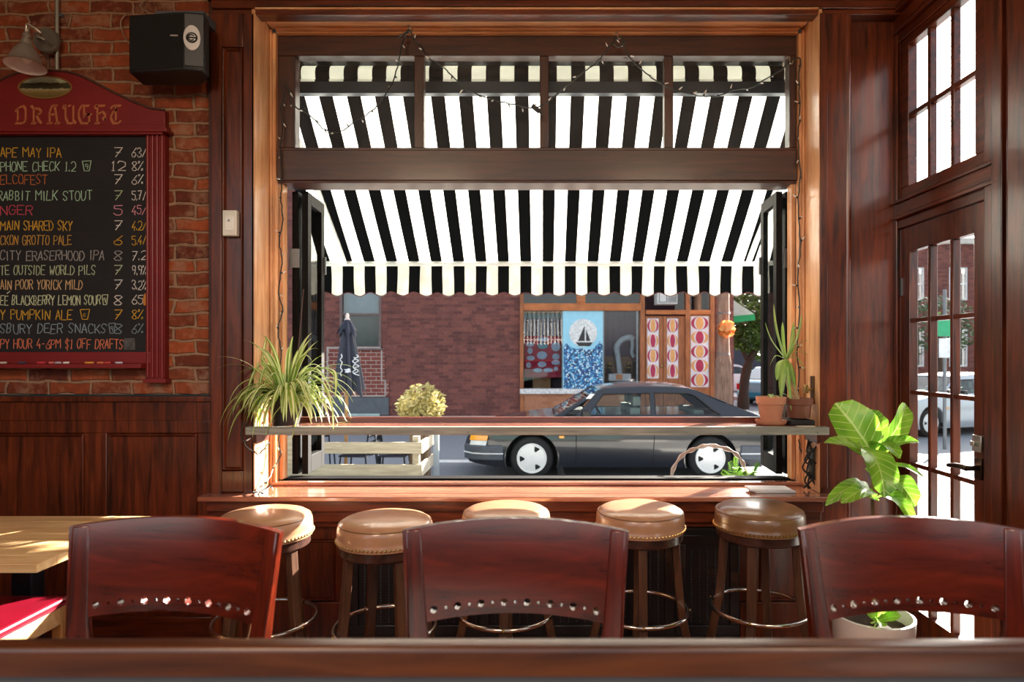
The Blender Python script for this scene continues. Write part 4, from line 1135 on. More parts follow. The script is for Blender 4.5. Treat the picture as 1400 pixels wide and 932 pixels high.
sp_green = leafy('spider_leaf_green', srgb(104, 146, 40), srgb(168, 196, 88), .4)
sp_cream = leafy('spider_leaf_cream', srgb(222, 232, 160), srgb(240, 244, 206), .4)
t = thing('spider_plant', 'striped spider plant spilling over the end of the counter', 'plant', (PX(393, 3.14), 3.14, CT))
c = Vector((PX(392, 3.09), 3.085, CT+.115))
m = MB(); m.lathe([(0, 0), (.062, 0), (.078, .10), (.082, .118), (.074, .118), (.070, .10), (0, .098)], (c.x, c.y, CT+.001), 28); m.build('pot', plain('dark_plastic_pot', srgb(44, 36, 34), .6), t, world=True)
m = MB(); m.lathe([(0, .0), (.07, .0), (.05, .008), (0, .010)], (c.x, c.y, CT+.100), 20); m.build('potting_soil', soil, t, world=True)
r_ = random.Random(11); m = MB()
for i in range(170):
    az = r_.uniform(0, 2*PI)
    L = r_.uniform(.20, .40); up = r_.uniform(.18, 1.0)
    if i < 34: L = r_.uniform(.26, .42); up = r_.uniform(1.0, 2.0)
    elif i > 110: L = r_.uniform(.16, .27); up = r_.uniform(.3, .9); az = r_.uniform(PI*1.05, PI*1.95)
    d = Vector((math.cos(az)*.82, math.sin(az)*.62, 0)); v = (d+Vector((0, 0, up*1.25))).normalized()
    p = c+d*.02; pts = [p.copy()]; n = 12; st = L/n; g = r_.uniform(.20, .34) if i >= 26 else r_.uniform(.10, .2)
    for k in range(n):
        v = (v+Vector((0, 0, -g*(.3+1.4*k/n)))).normalized(); p = p+v*st
        if p.z < CT+.004 and 2.955 < p.y < 3.2 and p.x > -1.365: p.z = CT+.004+.002*r_.random(); v.z = 0
        if p.x < -1.366 and p.y > 3.04: p.x = -1.366
        if p.y > 3.42: p.y = 3.42
        pts.append(p.copy())
    pale = i % 3 == 0
    strip_leaf(m, pts, r_.uniform(.015, .024), mats=(1, 0) if pale else (0, 1), fold=.35)
# long leaves that fall past the front edge of the counter
for (a, b) in (((352, 500), (331, 560)), ((440, 520), (456, 590)), ((360, 505), (345, 600)), ((430, 525), (398, 604)), ((408, 530), (362, 598)), ((455, 505), (458, 545))):
    A = P(*a, 3.05); B = P(*b, 2.93)
    pts = spline([c+Vector((0, -.03, .02)), (c+A)/2+Vector((0, 0, .07)), A, (A+B)/2+Vector(((B.x-A.x)*.25, -.01, .0)), B], 5)
    strip_leaf(m, pts, .015, fold=.35)
m.build('foliage', [sp_green, sp_cream], t, world=True, fix=False)
m = MB(); A = P(409, 540, 3.2); B = P(412, 430, 3.22)
m.tube(spline([P(405, 545, 3.14), P(408, 480, 3.18), P(412, 430, 3.22), P(415, 395, 3.22)], 5), [.004]*8+[.003]*8, 6); m.build('support_stick', plain('dark_twig', srgb(70, 40, 34), .7), t, world=True)

# terracotta pot with saucer and sprouts
t = thing('terracotta_pot', 'terracotta pot on saucer with small sprouts on the counter', 'plant pot', (PX(1054, 3.06), 3.06, CT))
cx, cy = PX(1054, 3.06), 3.06
m = MB(); m.lathe([(0, 0), (.058, 0), (.069, .008), (.073, .022), (.068, .022), (.062, .010), (0, .010)], (cx, cy, CT+.0005), 36); m.build('saucer', terracotta, t, world=True)
m = MB(); m.lathe([(0, 0), (.046, 0), (.060, .088), (.067, .089), (.070, .122), (.064, .123), (.060, .105), (0, .103)], (cx, cy, CT+.011), 40); m.build('pot', terracotta, t, world=True)
m = MB(); m.lathe([(0, 0), (.060, 0), (.04, .006), (0, .008)], (cx, cy, CT+.115), 20); m.build('potting_soil', soil, t, world=True)
m = MB(); r_ = random.Random(4)
for i in range(7):
    az = r_.uniform(0, 6.28); d = Vector((math.cos(az), math.sin(az), 0)); p0 = Vector((cx, cy, CT+.12))+d*r_.uniform(.0, .035)
    h = r_.uniform(.015, .03)
    strip_leaf(m, spline([p0, p0+Vector((0, 0, h))+d*.012, p0+d*.035+Vector((0, 0, h*1.1)), p0+d*.058+Vector((0, 0, h*.3))], 3), .009)
m.build('sprouts', [leafy('sprout_leaf', srgb(120, 150, 70), srgb(176, 196, 120)), sp_cream], t, world=True, fix=False)

# brown pot with spiky plant on a black tray
t = thing('potted_yucca', 'spiky yucca in a brown pot on black tray at the counter end', 'plant', (PX(1092, 3.2), 3.2, CT))
cx, cy = PX(1091, 3.10), 3.095
m = MB(); m.box(cx-.066, min(cx+.075, OX1-.03), cy-.075, cy+.075, CT, CT+.024); m.build('tray', black_soft, t, world=True, bevel=.006)
m = MB(); m.lathe([(0, 0), (.052, 0), (.060, .062), (.067, .064), (.069, .092), (.063, .093), (.060, .078), (0, .076)], (cx, cy, CT+.031), 36); m.build('pot', brown_pot, t, world=True)
m = MB(); m.lathe([(0, 0), (.06, 0), (.03, .006), (0, .008)], (cx, cy, CT+.105), 20); m.build('potting_soil', soil, t, world=True)
top1 = P(1075, 490, 3.13); 
m = MB(); m.tube(spline([(cx+.0, cy, CT+.11), P(1085, 525, 3.12), P(1079, 505, 3.13), top1], 4), [.011]*6+[.010]*7, 8)
m.tube(spline([(cx-.02, cy-.01, CT+.11), P(1080, 535, 3.11), P(1074, 512, 3.13)], 4), .008, 8); m.build('stem', plain('pale_bark', srgb(166, 140, 104), .85, var=.25, scale=40), t, world=True)
m = MB()
for (tip, dd, wd) in (((1058, 415), .02, .020), ((1096, 428), .02, .020), ((1112, 465), -.05, .015), ((1104, 486), -.05, .013), ((1046, 440), .04, .013), ((1068, 545), -.10, .022), ((1062, 520), -.09, .024), ((1088, 530), -.07, .022), ((1100, 505), -.05, .016), ((1070, 440), .06, .015), ((1085, 440), .09, .014), ((1052, 500), .05, .012), ((1082, 562), -.13, .012)):
    T = P(*tip, 3.13+dd*.5-.01); T.y = min(T.y, 3.26); T.x = min(T.x, OX1-.035)
    mid = (top1+T)/2+Vector((0, 0, .035 if tip[1] > 455 else .0))+Vector(((T.x-top1.x)*.15, 0, 0))
    strip_leaf(m, spline([top1, mid, T], 6), wd*1.55, fold=.4)
m.build('foliage', [leafy('yucca_leaf', srgb(96, 136, 60), srgb(164, 192, 104)), leafy('yucca_leaf_mid', srgb(130, 164, 70), srgb(188, 208, 120))], t, world=True, fix=False)
# card lying before the pot
o = MB().box(PX(1086, 3.0), PX(1110, 3.0), 2.955, 2.985, CT+.0015, CT+.0035).build('paper_card', plain('cream_card', srgb(206, 196, 176), .8)); tag(o, 'small cream paper card lying on the counter before the brown pot', 'card')

# fiddle-leaf fig in the white pot by the door
t = thing('fiddle_leaf_fig', 'fiddle leaf fig in a white round pot beside the glazed door', 'plant', (PX(1193, 2.46), 2.46, 0))
fx, fy = PX(1193, 2.46), 2.46
m = MB(); m.lathe([(0, 0), (.105, 0), (.118, .02), (.138, .25), (.146, .385), (.1465, .40), (.138, .402), (.134, .385), (.130, .352), (0, .350)], (fx, fy, 0), 56); m.build('pot', plain('white_ceramic', srgb(222, 222, 222), .3, coat=.3, var=.03), t, world=True)
m = MB(); m.lathe([(0, .0), (.130, 0), (.09, .006), (.04, .012), (0, .012)], (fx, fy, .352), 32); m.build('potting_soil', soil, t, world=True)
stem = spline([(fx+.0, fy, .35), P(1196, 760, 2.47), P(1193, 690, 2.46), P(1194, 640, 2.45), P(1192, 590, 2.45)], 6)
m = MB(); m.tube(stem, [.009]*10+[.007]*15, 8); m.build('stem', plain('brown_stem', srgb(112, 86, 56), .8, var=.2, scale=40), t, world=True)
fig_mat, fnt, fout = newmat('fig_leaf')
def fig_material():
    nt = fnt
    uv = node(nt, 'ShaderNodeAttribute'); uv.attribute_name = 'leafuv'
    sp = node(nt, 'ShaderNodeSeparateXYZ'); nt.links.new(uv.outputs['Vector'], sp.inputs[0])
    ab = node(nt, 'ShaderNodeMath', operation='ABSOLUTE'); nt.links.new(sp.outputs[0], ab.inputs[0])
    # side veins: waves that run outwards and upwards
    ma = node(nt, 'ShaderNodeMath', operation='MULTIPLY_ADD'); ma.inputs[1].default_value = -.28; nt.links.new(ab.outputs[0], ma.inputs[0]); nt.links.new(sp.outputs[1], ma.inputs[2])
    ms = node(nt, 'ShaderNodeMath', operation='MULTIPLY'); ms.inputs[1].default_value = 44; nt.links.new(ma.outputs[0], ms.inputs[0])
    sn = node(nt, 'ShaderNodeMath', operation='SINE'); nt.links.new(ms.outputs[0], sn.inputs[0])
    r1 = ramp(nt, [(.90, (0, 0, 0)), (.99, (1, 1, 1))]); nt.links.new(sn.outputs[0], r1.inputs[0])
    r2 = ramp(nt, [(.02, (1, 1, 1)), (.06, (0, 0, 0))]); nt.links.new(ab.outputs[0], r2.inputs[0])
    mxv = node(nt, 'ShaderNodeMath', operation='MAXIMUM'); nt.links.new(r1.outputs[0], mxv.inputs[0]); nt.links.new(r2.outputs[0], mxv.inputs[1])
    tc = node(nt, 'ShaderNodeTexCoord'); nz = node(nt, 'ShaderNodeTexNoise', Scale=9.0); nt.links.new(tc.outputs['Object'], nz.inputs['Vector'])
    rp = ramp(nt, [(.3, srgb(84, 142, 34)), (.7, srgb(150, 196, 62))]); nt.links.new(nz.outputs[0], rp.inputs[0])
    mx = node(nt, 'ShaderNodeMix', data_type='RGBA', blend_type='MIX'); sc2 = node(nt, 'ShaderNodeMath', operation='MULTIPLY'); sc2.inputs[1].default_value = .6
    nt.links.new(mxv.outputs[0], sc2.inputs[0]); nt.links.new(sc2.outputs[0], mx.inputs['Factor']); nt.links.new(rp.outputs[0], mx.inputs[6]); mx.inputs[7].default_value = rgba(srgb(206, 226, 140))
    b = node(nt, 'ShaderNodeBsdfPrincipled', Roughness=.28); nt.links.new(mx.outputs[2], b.inputs['Base Color'])
    tl = node(nt, 'ShaderNodeBsdfTranslucent'); nt.links.new(mx.outputs[2], tl.inputs[0])
    mm = node(nt, 'ShaderNodeMixShader'); mm.inputs[0].default_value = .38
    nt.links.new(b.outputs[0], mm.inputs[1]); nt.links.new(tl.outputs[0], mm.inputs[2]); nt.links.new(mm.outputs[0], fout.inputs[0])
    bp = node(nt, 'ShaderNodeBump', Strength=.25, Distance=.004); nt.links.new(mxv.outputs[0], bp.inputs['Height']); nt.links.new(bp.outputs[0], b.inputs['Normal'])
fig_material()
def fig_leaf(base, tip, wd, face, droop=.0, sag=.03, parent=None, seed=0):
    base, tip, face = Vector(base), Vector(tip), Vector(face).normalized()
    ax = tip-base; L = ax.length; ax.normalize(); sd = ax.cross(face).normalized(); nr = sd.cross(ax).normalized()
    nu, nv = 8, 12; vs = []; fs = []; uvs = []; r_ = random.Random(seed)
    ph = r_.uniform(0, 6)
    for j in range(nv+1):
        v = j/nv
        half = wd/2*(max(.0, math.sin(PI*min(1, (v*.86+.03)**.72))**.75)*(.62+.55*v)) if v < .999 else .001
        half = max(half, .0035)
        for i in range(nu+1):
            u = i/nu*2-1
            wav = .10*wd*abs(u)**2*math.sin(v*13+ph+(2 if u > 0 else 0))*.6
            p = base+ax*L*v+sd*half*u + nr*(sag*4*v*(1-v)+abs(u)*half*.34+wav*.6) + Vector((0, 0, -droop*v*v))
            vs.append(p); uvs.append((u*half/(wd/2), v, 0))
    for j in range(nv):
        for i in range(nu):
            a = j*(nu+1)+i; fs.append((a, a+1, a+nu+2, a+nu+1))
    m = MB(); m.add(vs, fs); m.tube([base-ax*.035+nr*-.004, base+ax*.01], .0035, 6, cap=False)
    o = m.build('leaf', fig_mat, parent, world=True, fix=False)
    at = o.data.attributes.new('leafuv', 'FLOAT_VECTOR', 'POINT')
    n0 = len(uvs)
    for k in range(len(o.data.vertices)): at.data[k].vector = uvs[k] if k < n0 else (0, 0, 0)
    return o
F = (-.15, -1, .25)
lf = [((1195, 624, 2.44), (1142, 551, 2.50), .185, (-.2, -1, .35), .0, .02),
      ((1201, 618, 2.44), (1238, 552, 2.52), .110, (.55, -1, .3), .0, .02),
      ((1197, 600, 2.46), (1186, 560, 2.58), .12, (0, -1, .6), .0, .01),
      ((1186, 642, 2.42), (1127, 594, 2.32), .075, (.2, -.5, 1), .03, .04),
      ((1203, 628, 2.42), (1256, 596, 2.34), .078, (-.2, -.45, 1), .02, .03),
      ((1180, 612, 2.38), (1209, 672, 2.22), .135, (.12, -1, .55), .02, .035),
      ((1204, 645, 2.44), (1266, 645, 2.36), .05, (0, -.3, 1), .03, .03),
      ((1205, 655, 2.42), (1252, 684, 2.28), .115, (.15, -.8, .8), .02, .03),
      ((1190, 676, 2.44), (1129, 672, 2.28), .07, (.1, -.45, 1), .05, .05),
      ((1192, 680, 2.40), (1150, 668, 2.24), .075, (-.2, -.7, .7), .05, .04),
      ((1198, 682, 2.42), (1250, 702, 2.30), .09, (.1, -.5, 1), .04, .04),
      ((1190, 615, 2.46), (1230, 615, 2.30), .08, (.1, -.7, .8), .03, .03)]
for k, (a, b, wd, fc, dr, sg) in enumerate(lf):
    fig_leaf(P(*a), P(*b), wd, fc, dr, sg, t, k)
# low shoots near the soil
for k, (a, b, wd, fc) in enumerate((((1198, 846, 2.44), (1180, 828, 2.40), .05, (-.2, -1, .6)), ((1200, 846, 2.43), (1208, 822, 2.44), .055, (0, -1, .3)), ((1202, 846, 2.42), (1222, 828, 2.38), .055, (.3, -1, .6)), ((1203, 848, 2.40), (1232, 842, 2.36), .05, (.2, -.8, 1)), ((1200, 850, 2.38), (1204, 856, 2.30), .05, (0, -1, .9)), ((1197, 846, 2.46), (1192, 820, 2.5), .05, (0, -1, .5)))):
    fig_leaf(P(*a), P(*b), wd, fc, 0, .008, t, 40+k)
# ================================================================== OUTSIDE
ST = -.39                                     # street level
SW = -.26                                     # pavement level
road = S('street_ground', MB().box(-40, 45, 7.4, 60, ST-.1, ST), asphalt)
S('pavement_near', MB().box(-40, XW1+3.2, 3.45, 7.4, ST-.1, SW).box(XW1, XW1+3.2, -3, 3.45, ST-.1, SW), concrete, bevel=.01)
S('pavement_far', MB().box(-40, 6.4, 15.2, 18.4, ST-.05, SW).box(6.4, 45, 24.6, 27, ST-.05, SW), concrete, bevel=.01)
S('street_marking', MB().box(-2.2, -.3, 10.5, 10.75, ST, ST+.006).box(2.5, 16, 9.9, 10.05, ST, ST+.006), plain('white_road_paint', srgb(222, 222, 220), .8))
S('doorstep', MB().box(XW1, XW1+1.1, 2.0, 3.4, SW, -.02), concrete, bevel=.01)

# ---- awning
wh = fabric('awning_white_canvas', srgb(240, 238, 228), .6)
bk = fabric('awning_black_canvas', srgb(13, 14, 15), .06)
t = thing('awning', 'black and white striped awning over the big window', 'awning', (0, 3.5, PZ(100, 3.5)))
YA, YBt = 3.55, 4.54
ZA, ZB = PZ(103, 3.5), PZ(358, 4.54)
AX0, AX1 = PX(438, 4.54), PX(1056, 4.54)
period = 2*30.45/2/FPX*4.54*1.0
sw = 15.25/FPX*4.54
xw = PX(452, 4.54)                                    # a white stripe begins here
def stripes(x0, x1):
    k = math.floor((x0-xw)/sw)
    x = xw+k*sw; out = []
    while x < x1:
        a, b = max(x, x0), min(x+sw, x1)
        if b-a > 1e-4: out.append((a, b, 0 if k % 2 == 0 else 1))
        x += sw; k += 1
    return out
m = MB(); nseg = 10
for a, b, mi in stripes(AX0, AX1):
    m.cur = mi
    pts = []
    for i in range(nseg+1):
        u = i/nseg
        pts.append((YA+(YBt-YA)*u, ZA+(ZB-ZA)*u-.028*math.sin(PI*u)))
    base = len(m.v)
    for (y, z) in pts: m.v += [Vector((a, y, z)), Vector((b, y, z))]
    for i in range(nseg):
        m.f.append((base+2*i, base+2*i+1, base+2*i+3, base+2*i+2)); m.m.append(mi)
m.build('canopy', [wh, bk], t, world=True)
m = MB()
def sag_v(x): return PZ(403, 4.54)+.012*math.cos(2*PI*(x-xw-sw/2)/(2*sw))*-1
r_ = random.Random(2)
for a, b, mi in stripes(AX0, AX1):
    base = len(m.v); nx, nz = 6, 6
    for i in range(nx+1):
        x = a+(b-a)*i/nx
        zb = PZ(400, 4.54)-.026*(0.5-0.5*math.cos(2*PI*((x-xw)/(2*sw)+.25)))+.004
        for j in range(nz+1):
            v = j/nz
            y = YBt+.012+.022*v*math.sin(x*9.0+1.3)+.012*v*math.sin(x*37)+.006*math.sin(v*5+x*13)
            m.v.append(Vector((x, y, ZB-.004+(zb-ZB)*v)))
    for i in range(nx):
        for j in range(nz):
            q = base+i*(nz+1)+j
            m.f.append((q, q+1, q+nz+2, q+nz+1)); m.m.append(mi)
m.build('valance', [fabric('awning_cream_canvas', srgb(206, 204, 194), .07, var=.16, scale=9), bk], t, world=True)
# red binding along the scalloped edge
pts = []
x = AX0
while x < AX1:
    zb = PZ(400, 4.54)-.026*(0.5-0.5*math.cos(2*PI*((x-xw)/(2*sw)+.25)))+.004
    pts.append((x, YBt+.012+.022*math.sin(x*9.0+1.3)+.012*math.sin(x*37)+.006*math.sin(5+x*13), zb)); x += .012
m = MB(); m.tube(pts, .0035, 5); m.build('binding', plain('dark_red_binding', srgb(80, 30, 30), .8), t, world=True)
# roll of canvas at the wall, its bar and the front bar
m = MB(); rr = .062
for a, b, mi in stripes(AX0, AX1):
    m.cur = mi; m.tube([(a, 3.62, PZ(100, 3.56)), (b, 3.62, PZ(100, 3.56))], rr, 20, cap=False)
m.build('canvas_roll', [wh, bk], t, world=True)
m = MB(); m.box(AX0-.05, AX1+.05, 3.49, 3.54, PZ(128, 3.5), PZ(112, 3.5)); m.box(AX0-.05, AX1+.05, 3.455, 3.70, PZ(77, 3.5), PZ(70, 3.5)); m.build('mounting_bar', plain('dark_blue_bar', srgb(44, 50, 60), .4, metal=.4), t, world=True, bevel=.004)
m = MB(); m.tube([(AX0, YBt, ZB-.012), (AX1, YBt, ZB-.012)], .018, 10); m.build('front_bar', white_m, t, world=True)
for xx in (AX0+.12, AX1-.12):
    m = MB(); m.bar([(xx, 3.50, ZA-.10), (xx*.98, 4.05, ZA-.46), (xx*.96, YBt-.02, ZB-.02)], .03, .03); m.build('folding_arm', white_m, t, world=True)

# ---- brick building across the street
BD = 17.0
X_ = lambda px: PX(px, BD)
Z_ = lambda py: PZ(py, BD)
sx0, sx1 = X_(711), X_(978)
t = thing('brick_building', 'dark red brick corner building across the street', 'building', (X_(600), BD, SW))
WX0, WX1, WZ0, WZ1 = X_(467), X_(519), Z_(474), Z_(385)
BR = X_(1003)
m = MB(); m.walls(-16, BR, SW, 7.0, [(WX0, WX1, WZ0, WZ1), (sx0, sx1, SW, Z_(404)+.35)], BD, BD+.30); m.box(BR-.30, BR, BD+.30, 21, SW, 7.0)
m.build('brick_wall', brick_out, t, world=True)
m = MB(); m.box(-16, BR-.3, 20.7, 21, SW, 7.0).box(-16, BR, BD+.3, 21, 6.9, 7.0); m.build('rear_wall', brick_out, t, world=True)
m = MB(); m.box(X_(447), X_(526), BD-.02, BD, Z_(540), Z_(474)).box(X_(441), X_(532), BD-.024, BD, Z_(540), Z_(520))
o = m.build('brick_infill', brick_patch, t, world=True); o['label'] = 'newer brick patch with pale mortar'
m = MB()
for a, b, c2, d in ((521, 523, 474, 520), (526, 528, 520, 541), (447, 449, 474, 520), (449, 523, 474, 476), (441, 528, 540, 542), (523, 528, 519, 521)): m.box(X_(a), X_(b), BD-.03, BD, Z_(d), Z_(c2))
m.build('mortar_edge', plain('pale_mortar', srgb(176, 164, 156), .95), t, world=True)
m = MB(); m.frame_xz(WX0-.05, WX1+.05, WZ0-.05, WZ1, .07, BD-.02, BD+.10); m.box(WX0, WX1, BD+.03, BD+.08, Z_(431), Z_(428)); m.box(WX0-.1, WX1+.1, BD-.06, BD+.06, WZ0-.09, WZ0-.04)
f = m.build('window_frame', plain('brown_window_paint', srgb(110, 88, 84), .6), t, world=True, bevel=.006)
m = MB(); m.box(WX0, WX1, BD+.06, BD+.066, WZ0, WZ1); m.build('window_pane', glass_dark, f, world=True)
m = MB(); m.box(WX0, WX1, BD+.13, BD+.14, Z_(430), WZ1); m.build('curtain', fabric('pale_blue_curtain', srgb(196, 214, 214), .3), f, world=True)
m = MB(); m.box(WX0, WX1, BD+.16, BD+.17, WZ0, Z_(430)); m.build('lower_curtain', fabric('grey_green_curtain', srgb(96, 110, 108), .1), f, world=True)
m = MB(); m.box(X_(455), X_(532), BD-.05, BD, Z_(567), Z_(543)); o = m.build('cellar_panel', plain('grey_metal_sheet', srgb(86, 90, 96), .6), t, world=True)
m = MB(); m.box(X_(470), X_(520), BD-.09, BD-.05, Z_(568), Z_(565)); m.build('panel_ledge', plain('pale_green_strip', srgb(170, 190, 184), .6), t, world=True)

# ---- shopfront
t = thing('shopfront', 'orange brown timber shopfront with painted windows across the street', 'shopfront', (X_(845), BD, SW))
yf = BD-.10
zs, zt0, zt1, ztop = Z_(532), Z_(425), Z_(415), Z_(404)+.35
m = MB()
for a, b, q in ((711, 716, 0), (874.5, 881, 0), (936, 942, .03), (970, 976, 0)): MB().box(X_(a), X_(b), yf-q, BD+.2, SW, ztop).build('post', shop_wood, t, world=True, bevel=.01)
m = MB(); m.box(X_(716), X_(876), yf-.02, BD+.1, zt0, zt1); m.box(X_(788), X_(800), yf, BD+.1, zt1, ztop); m.box(X_(882), X_(970), yf-.02, BD+.1, Z_(430), Z_(424)); m.box(X_(711), X_(976), yf-.01, BD+.2, ztop-.1, ztop)
m.build('sign_band', wood('shop_band_wood', srgb(178, 96, 44), srgb(206, 124, 66), 'X', rough=.6, coat=0), t, world=True, bevel=.008)
m = MB(); m.box(X_(711), X_(878), yf+.03, BD+.2, SW, Z_(538)); m.build('base_wall', brick_base, t, world=True)
m = MB(); m.box(X_(711), X_(878), yf-.05, BD+.25, Z_(538), Z_(531)); m.build('window_sill', plain('flaking_white_paint', srgb(214, 210, 206), .8, var=.3, scale=14), t, world=True, bevel=.01)
m = MB(); m.box(X_(716), X_(875), yf+.06, yf+.07, zs, zt0); m.box(X_(716), X_(788), yf+.06, yf+.07, zt1, ztop-.1); m.box(X_(800), X_(875), yf+.06, yf+.07, zt1, ztop-.1); m.build('shop_window', glass_dark, t, world=True)
m = MB(); wb = plain('pale_window_bar', srgb(206, 204, 200), .5)
for a, b in ((768, 769.4), (824.1, 826), (870, 872)): MB().box(X_(a), X_(b), yf+.075, BD, zs, zt0).build('window_bar', wb, t, world=True)
m = MB(); m.box(X_(711), X_(978), BD+1.0, BD+1.05, SW, ztop); m.box(X_(711), X_(878), BD+.2, BD+1.0, SW, zs-.02); m.build('back_wall', plain('plum_interior_paint', srgb(92, 66, 76), .9), t, world=True)
# things in the shop window
red_b = plain('crimson_board', srgb(170, 20, 52), .7)
o = MB().box(X_(717), X_(767), BD+.14, BD+.17, Z_(516), Z_(459)).build('notice_board', red_b); tag(o, 'crimson board with pale paper tags in the shop window', 'notice board')
tags = [(735, 750, 460, 467), (735, 749, 468, 477), (719, 730, 467, 474), (721, 728, 475, 484), (720, 731, 486, 493), (719, 726, 495, 503), (734, 748, 480, 491), (735, 747, 494, 502), (729, 741, 503, 509), (743, 756, 503, 509), (754, 766, 467, 480), (755, 765, 483, 492), (754, 766, 492, 499), (757, 763, 501, 507)]
for k, (a, b, c2, d) in enumerate(tags):
    pv = circle((X_(a)+X_(b))/2, (Z_(c2)+Z_(d))/2, (X_(b)-X_(a))/2*1.05, 8, (Z_(c2)-Z_(d))/2*1.05)
    MB().prism(pv, 'xz', BD+.125, BD+.14).build('paper_tag', plain('paper_tag_%d' % k, srgb(*((110, 160, 166) if k == 1 else (176, 190, 206))), .8), o)
t2 = thing('striped_curtain', 'grey and white striped curtain above the crimson board', 'curtain', (X_(742), BD+.25, Z_(460)))
m = MB()
k = 0; x = X_(716)
while x < X_(768):
    m.cur = k % 2; y0 = BD+.25+(.02 if k % 2 else 0); m.box(x, x+.062, y0, y0+.02, Z_(460)+.02*(k % 3), zt0); x += .062; k += 1
m.build('cloth', [fabric('white_stripe_cloth', srgb(226, 222, 226), .3), fabric('mauve_stripe_cloth', srgb(124, 106, 118), .2)], t2, world=True)
o = MB().box(X_(728), X_(753), BD+.3, BD+.6, zs, Z_(516)).build('cardboard_box', plain('brown_cardboard', srgb(160, 120, 76), .9), bevel=.005); tag(o, 'brown box standing below the crimson board', 'box')
# painted panel: pale sky above a mosaic of blue tiles, a plain white disc with a small dark boat
t2 = thing('mosaic_panel', 'tall pale blue panel with blue mosaic lower half in the shop window', 'picture', (X_(797), yf, zs))
m = MB(); m.box(X_(769.5), X_(824), yf+.03, yf+.055, zs-.02, zt0); m.build('sky_board', plain('pale_blue_board', srgb(160, 214, 232), .6, var=.05), t2, world=True)
def mosaic():
    mt, nt, out = newmat('blue_mosaic')
    b = node(nt, 'ShaderNodeBsdfPrincipled', Roughness=.4); nt.links.new(b.outputs[0], out.inputs[0])
    tc = node(nt, 'ShaderNodeTexCoord'); vo = node(nt, 'ShaderNodeTexVoronoi', Scale=28.0); nt.links.new(tc.outputs['Object'], vo.inputs['Vector'])
    sp = node(nt, 'ShaderNodeSeparateColor'); nt.links.new(vo.outputs['Color'], sp.inputs[0])
    rp = ramp(nt, [(.1, srgb(24, 48, 88)), (.3, srgb(36, 110, 170)), (.5, srgb(90, 170, 206)), (.68, srgb(200, 226, 234)), (.85, srgb(40, 80, 140))]); rp.color_ramp.interpolation = 'CONSTANT'
    nt.links.new(sp.outputs[0], rp.inputs[0]); nt.links.new(rp.outputs[0], b.inputs['Base Color']); return mt
top = [(770.5, 474), (774, 469), (778, 473), (784, 476), (790, 477), (797, 476), (804, 478), (811, 476), (817, 470), (820, 466), (823.5, 472)]
m = MB(); m.prism([(X_(770.5), zs)]+[(X_(a), Z_(b)) for a, b in top]+[(X_(823.5), zs)], 'xz', yf+.018, yf+.03); m.build('mosaic', mosaic(), t2, world=True)
m = MB(); m.prism(circle(X_(797), Z_(455), X_(816)-X_(797), 36), 'xz', yf+.014, yf+.03); m.build('white_moon', plain('white_tile_moon', srgb(226, 224, 220), .7, var=.25, scale=22), t2, world=True)
m = MB(); m.prism([(X_(a), Z_(b)) for a, b in ((790, 466), (799, 445), (799, 466))], 'xz', yf+.008, yf+.015).prism([(X_(a), Z_(b)) for a, b in ((801, 450), (807, 466), (801, 466))], 'xz', yf+.008, yf+.015).prism([(X_(a), Z_(b)) for a, b in ((787, 468), (810, 468), (806, 473), (791, 473))], 'xz', yf+.008, yf+.015); m.build('sailing_boat', plain('charcoal_tiles', srgb(58, 54, 54), .7), t2, world=True)
# right part of the window: curtain, pale curved sculpture and boxes
t2 = thing('net_curtain', 'mauve net curtain behind the pale sculpture', 'curtain', (X_(837), BD+.45, zs))
m = MB()
for i in range(12):
    a = X_(826)+(X_(874)-X_(826))*i/12; b = X_(826)+(X_(874)-X_(826))*(i+1)/12
    m.box(a, b, BD+.45+.03*(i % 2), BD+.48+.03*(i % 2), Z_(495), zt0)
m.build('cloth', fabric('mauve_net', srgb(134, 112, 130), .2), t2, world=True)
t2 = thing('curved_sculpture', 'pale grey curved sculpture standing in the shop window', 'sculpture', (X_(850), BD+.3, zs))
pt = [(849, 510.6), (848, 500), (846, 484), (845, 474), (850, 466), (857, 462), (864, 461), (868, 464)]
m = MB(); m.tube(spline([(X_(a)-.0, BD+.28, Z_(b)) for a, b in pt], 4), [.075]*10+[.085]*19, 10); m.build('body', plain('pale_plaster', srgb(190, 196, 196), .7), t2, world=True)
m = MB(); m.tube(spline([(X_(a)-.0, BD+.28, Z_(b)) for a, b in ((866, 462), (867, 472), (866, 482), (869, 488))], 4), [.05]*13, 8); m.build('arm', plain('pale_plaster_arm', srgb(190, 196, 196), .7), t2, world=True)
o = MB().box(X_(833), X_(864), BD+.16, BD+.4, Z_(521), Z_(511)).build('white_box', plain('white_card', srgb(222, 220, 216), .8), bevel=.01); tag(o, 'white box with orange sticker under the curved sculpture', 'box')
MB().box(X_(843), X_(852), BD+.15, BD+.161, Z_(519), Z_(512)).build('orange_sticker', plain('orange_sticker', srgb(226, 150, 96), .8), o)
o = MB().box(X_(828), X_(868), BD+.42, BD+.445, Z_(521), Z_(487)).build('wood_panel', wood('shop_panel_wood', srgb(110, 66, 36), srgb(150, 96, 54), 'X')); tag(o, 'brown wooden board leaning behind the sculpture in the shop window', 'board')
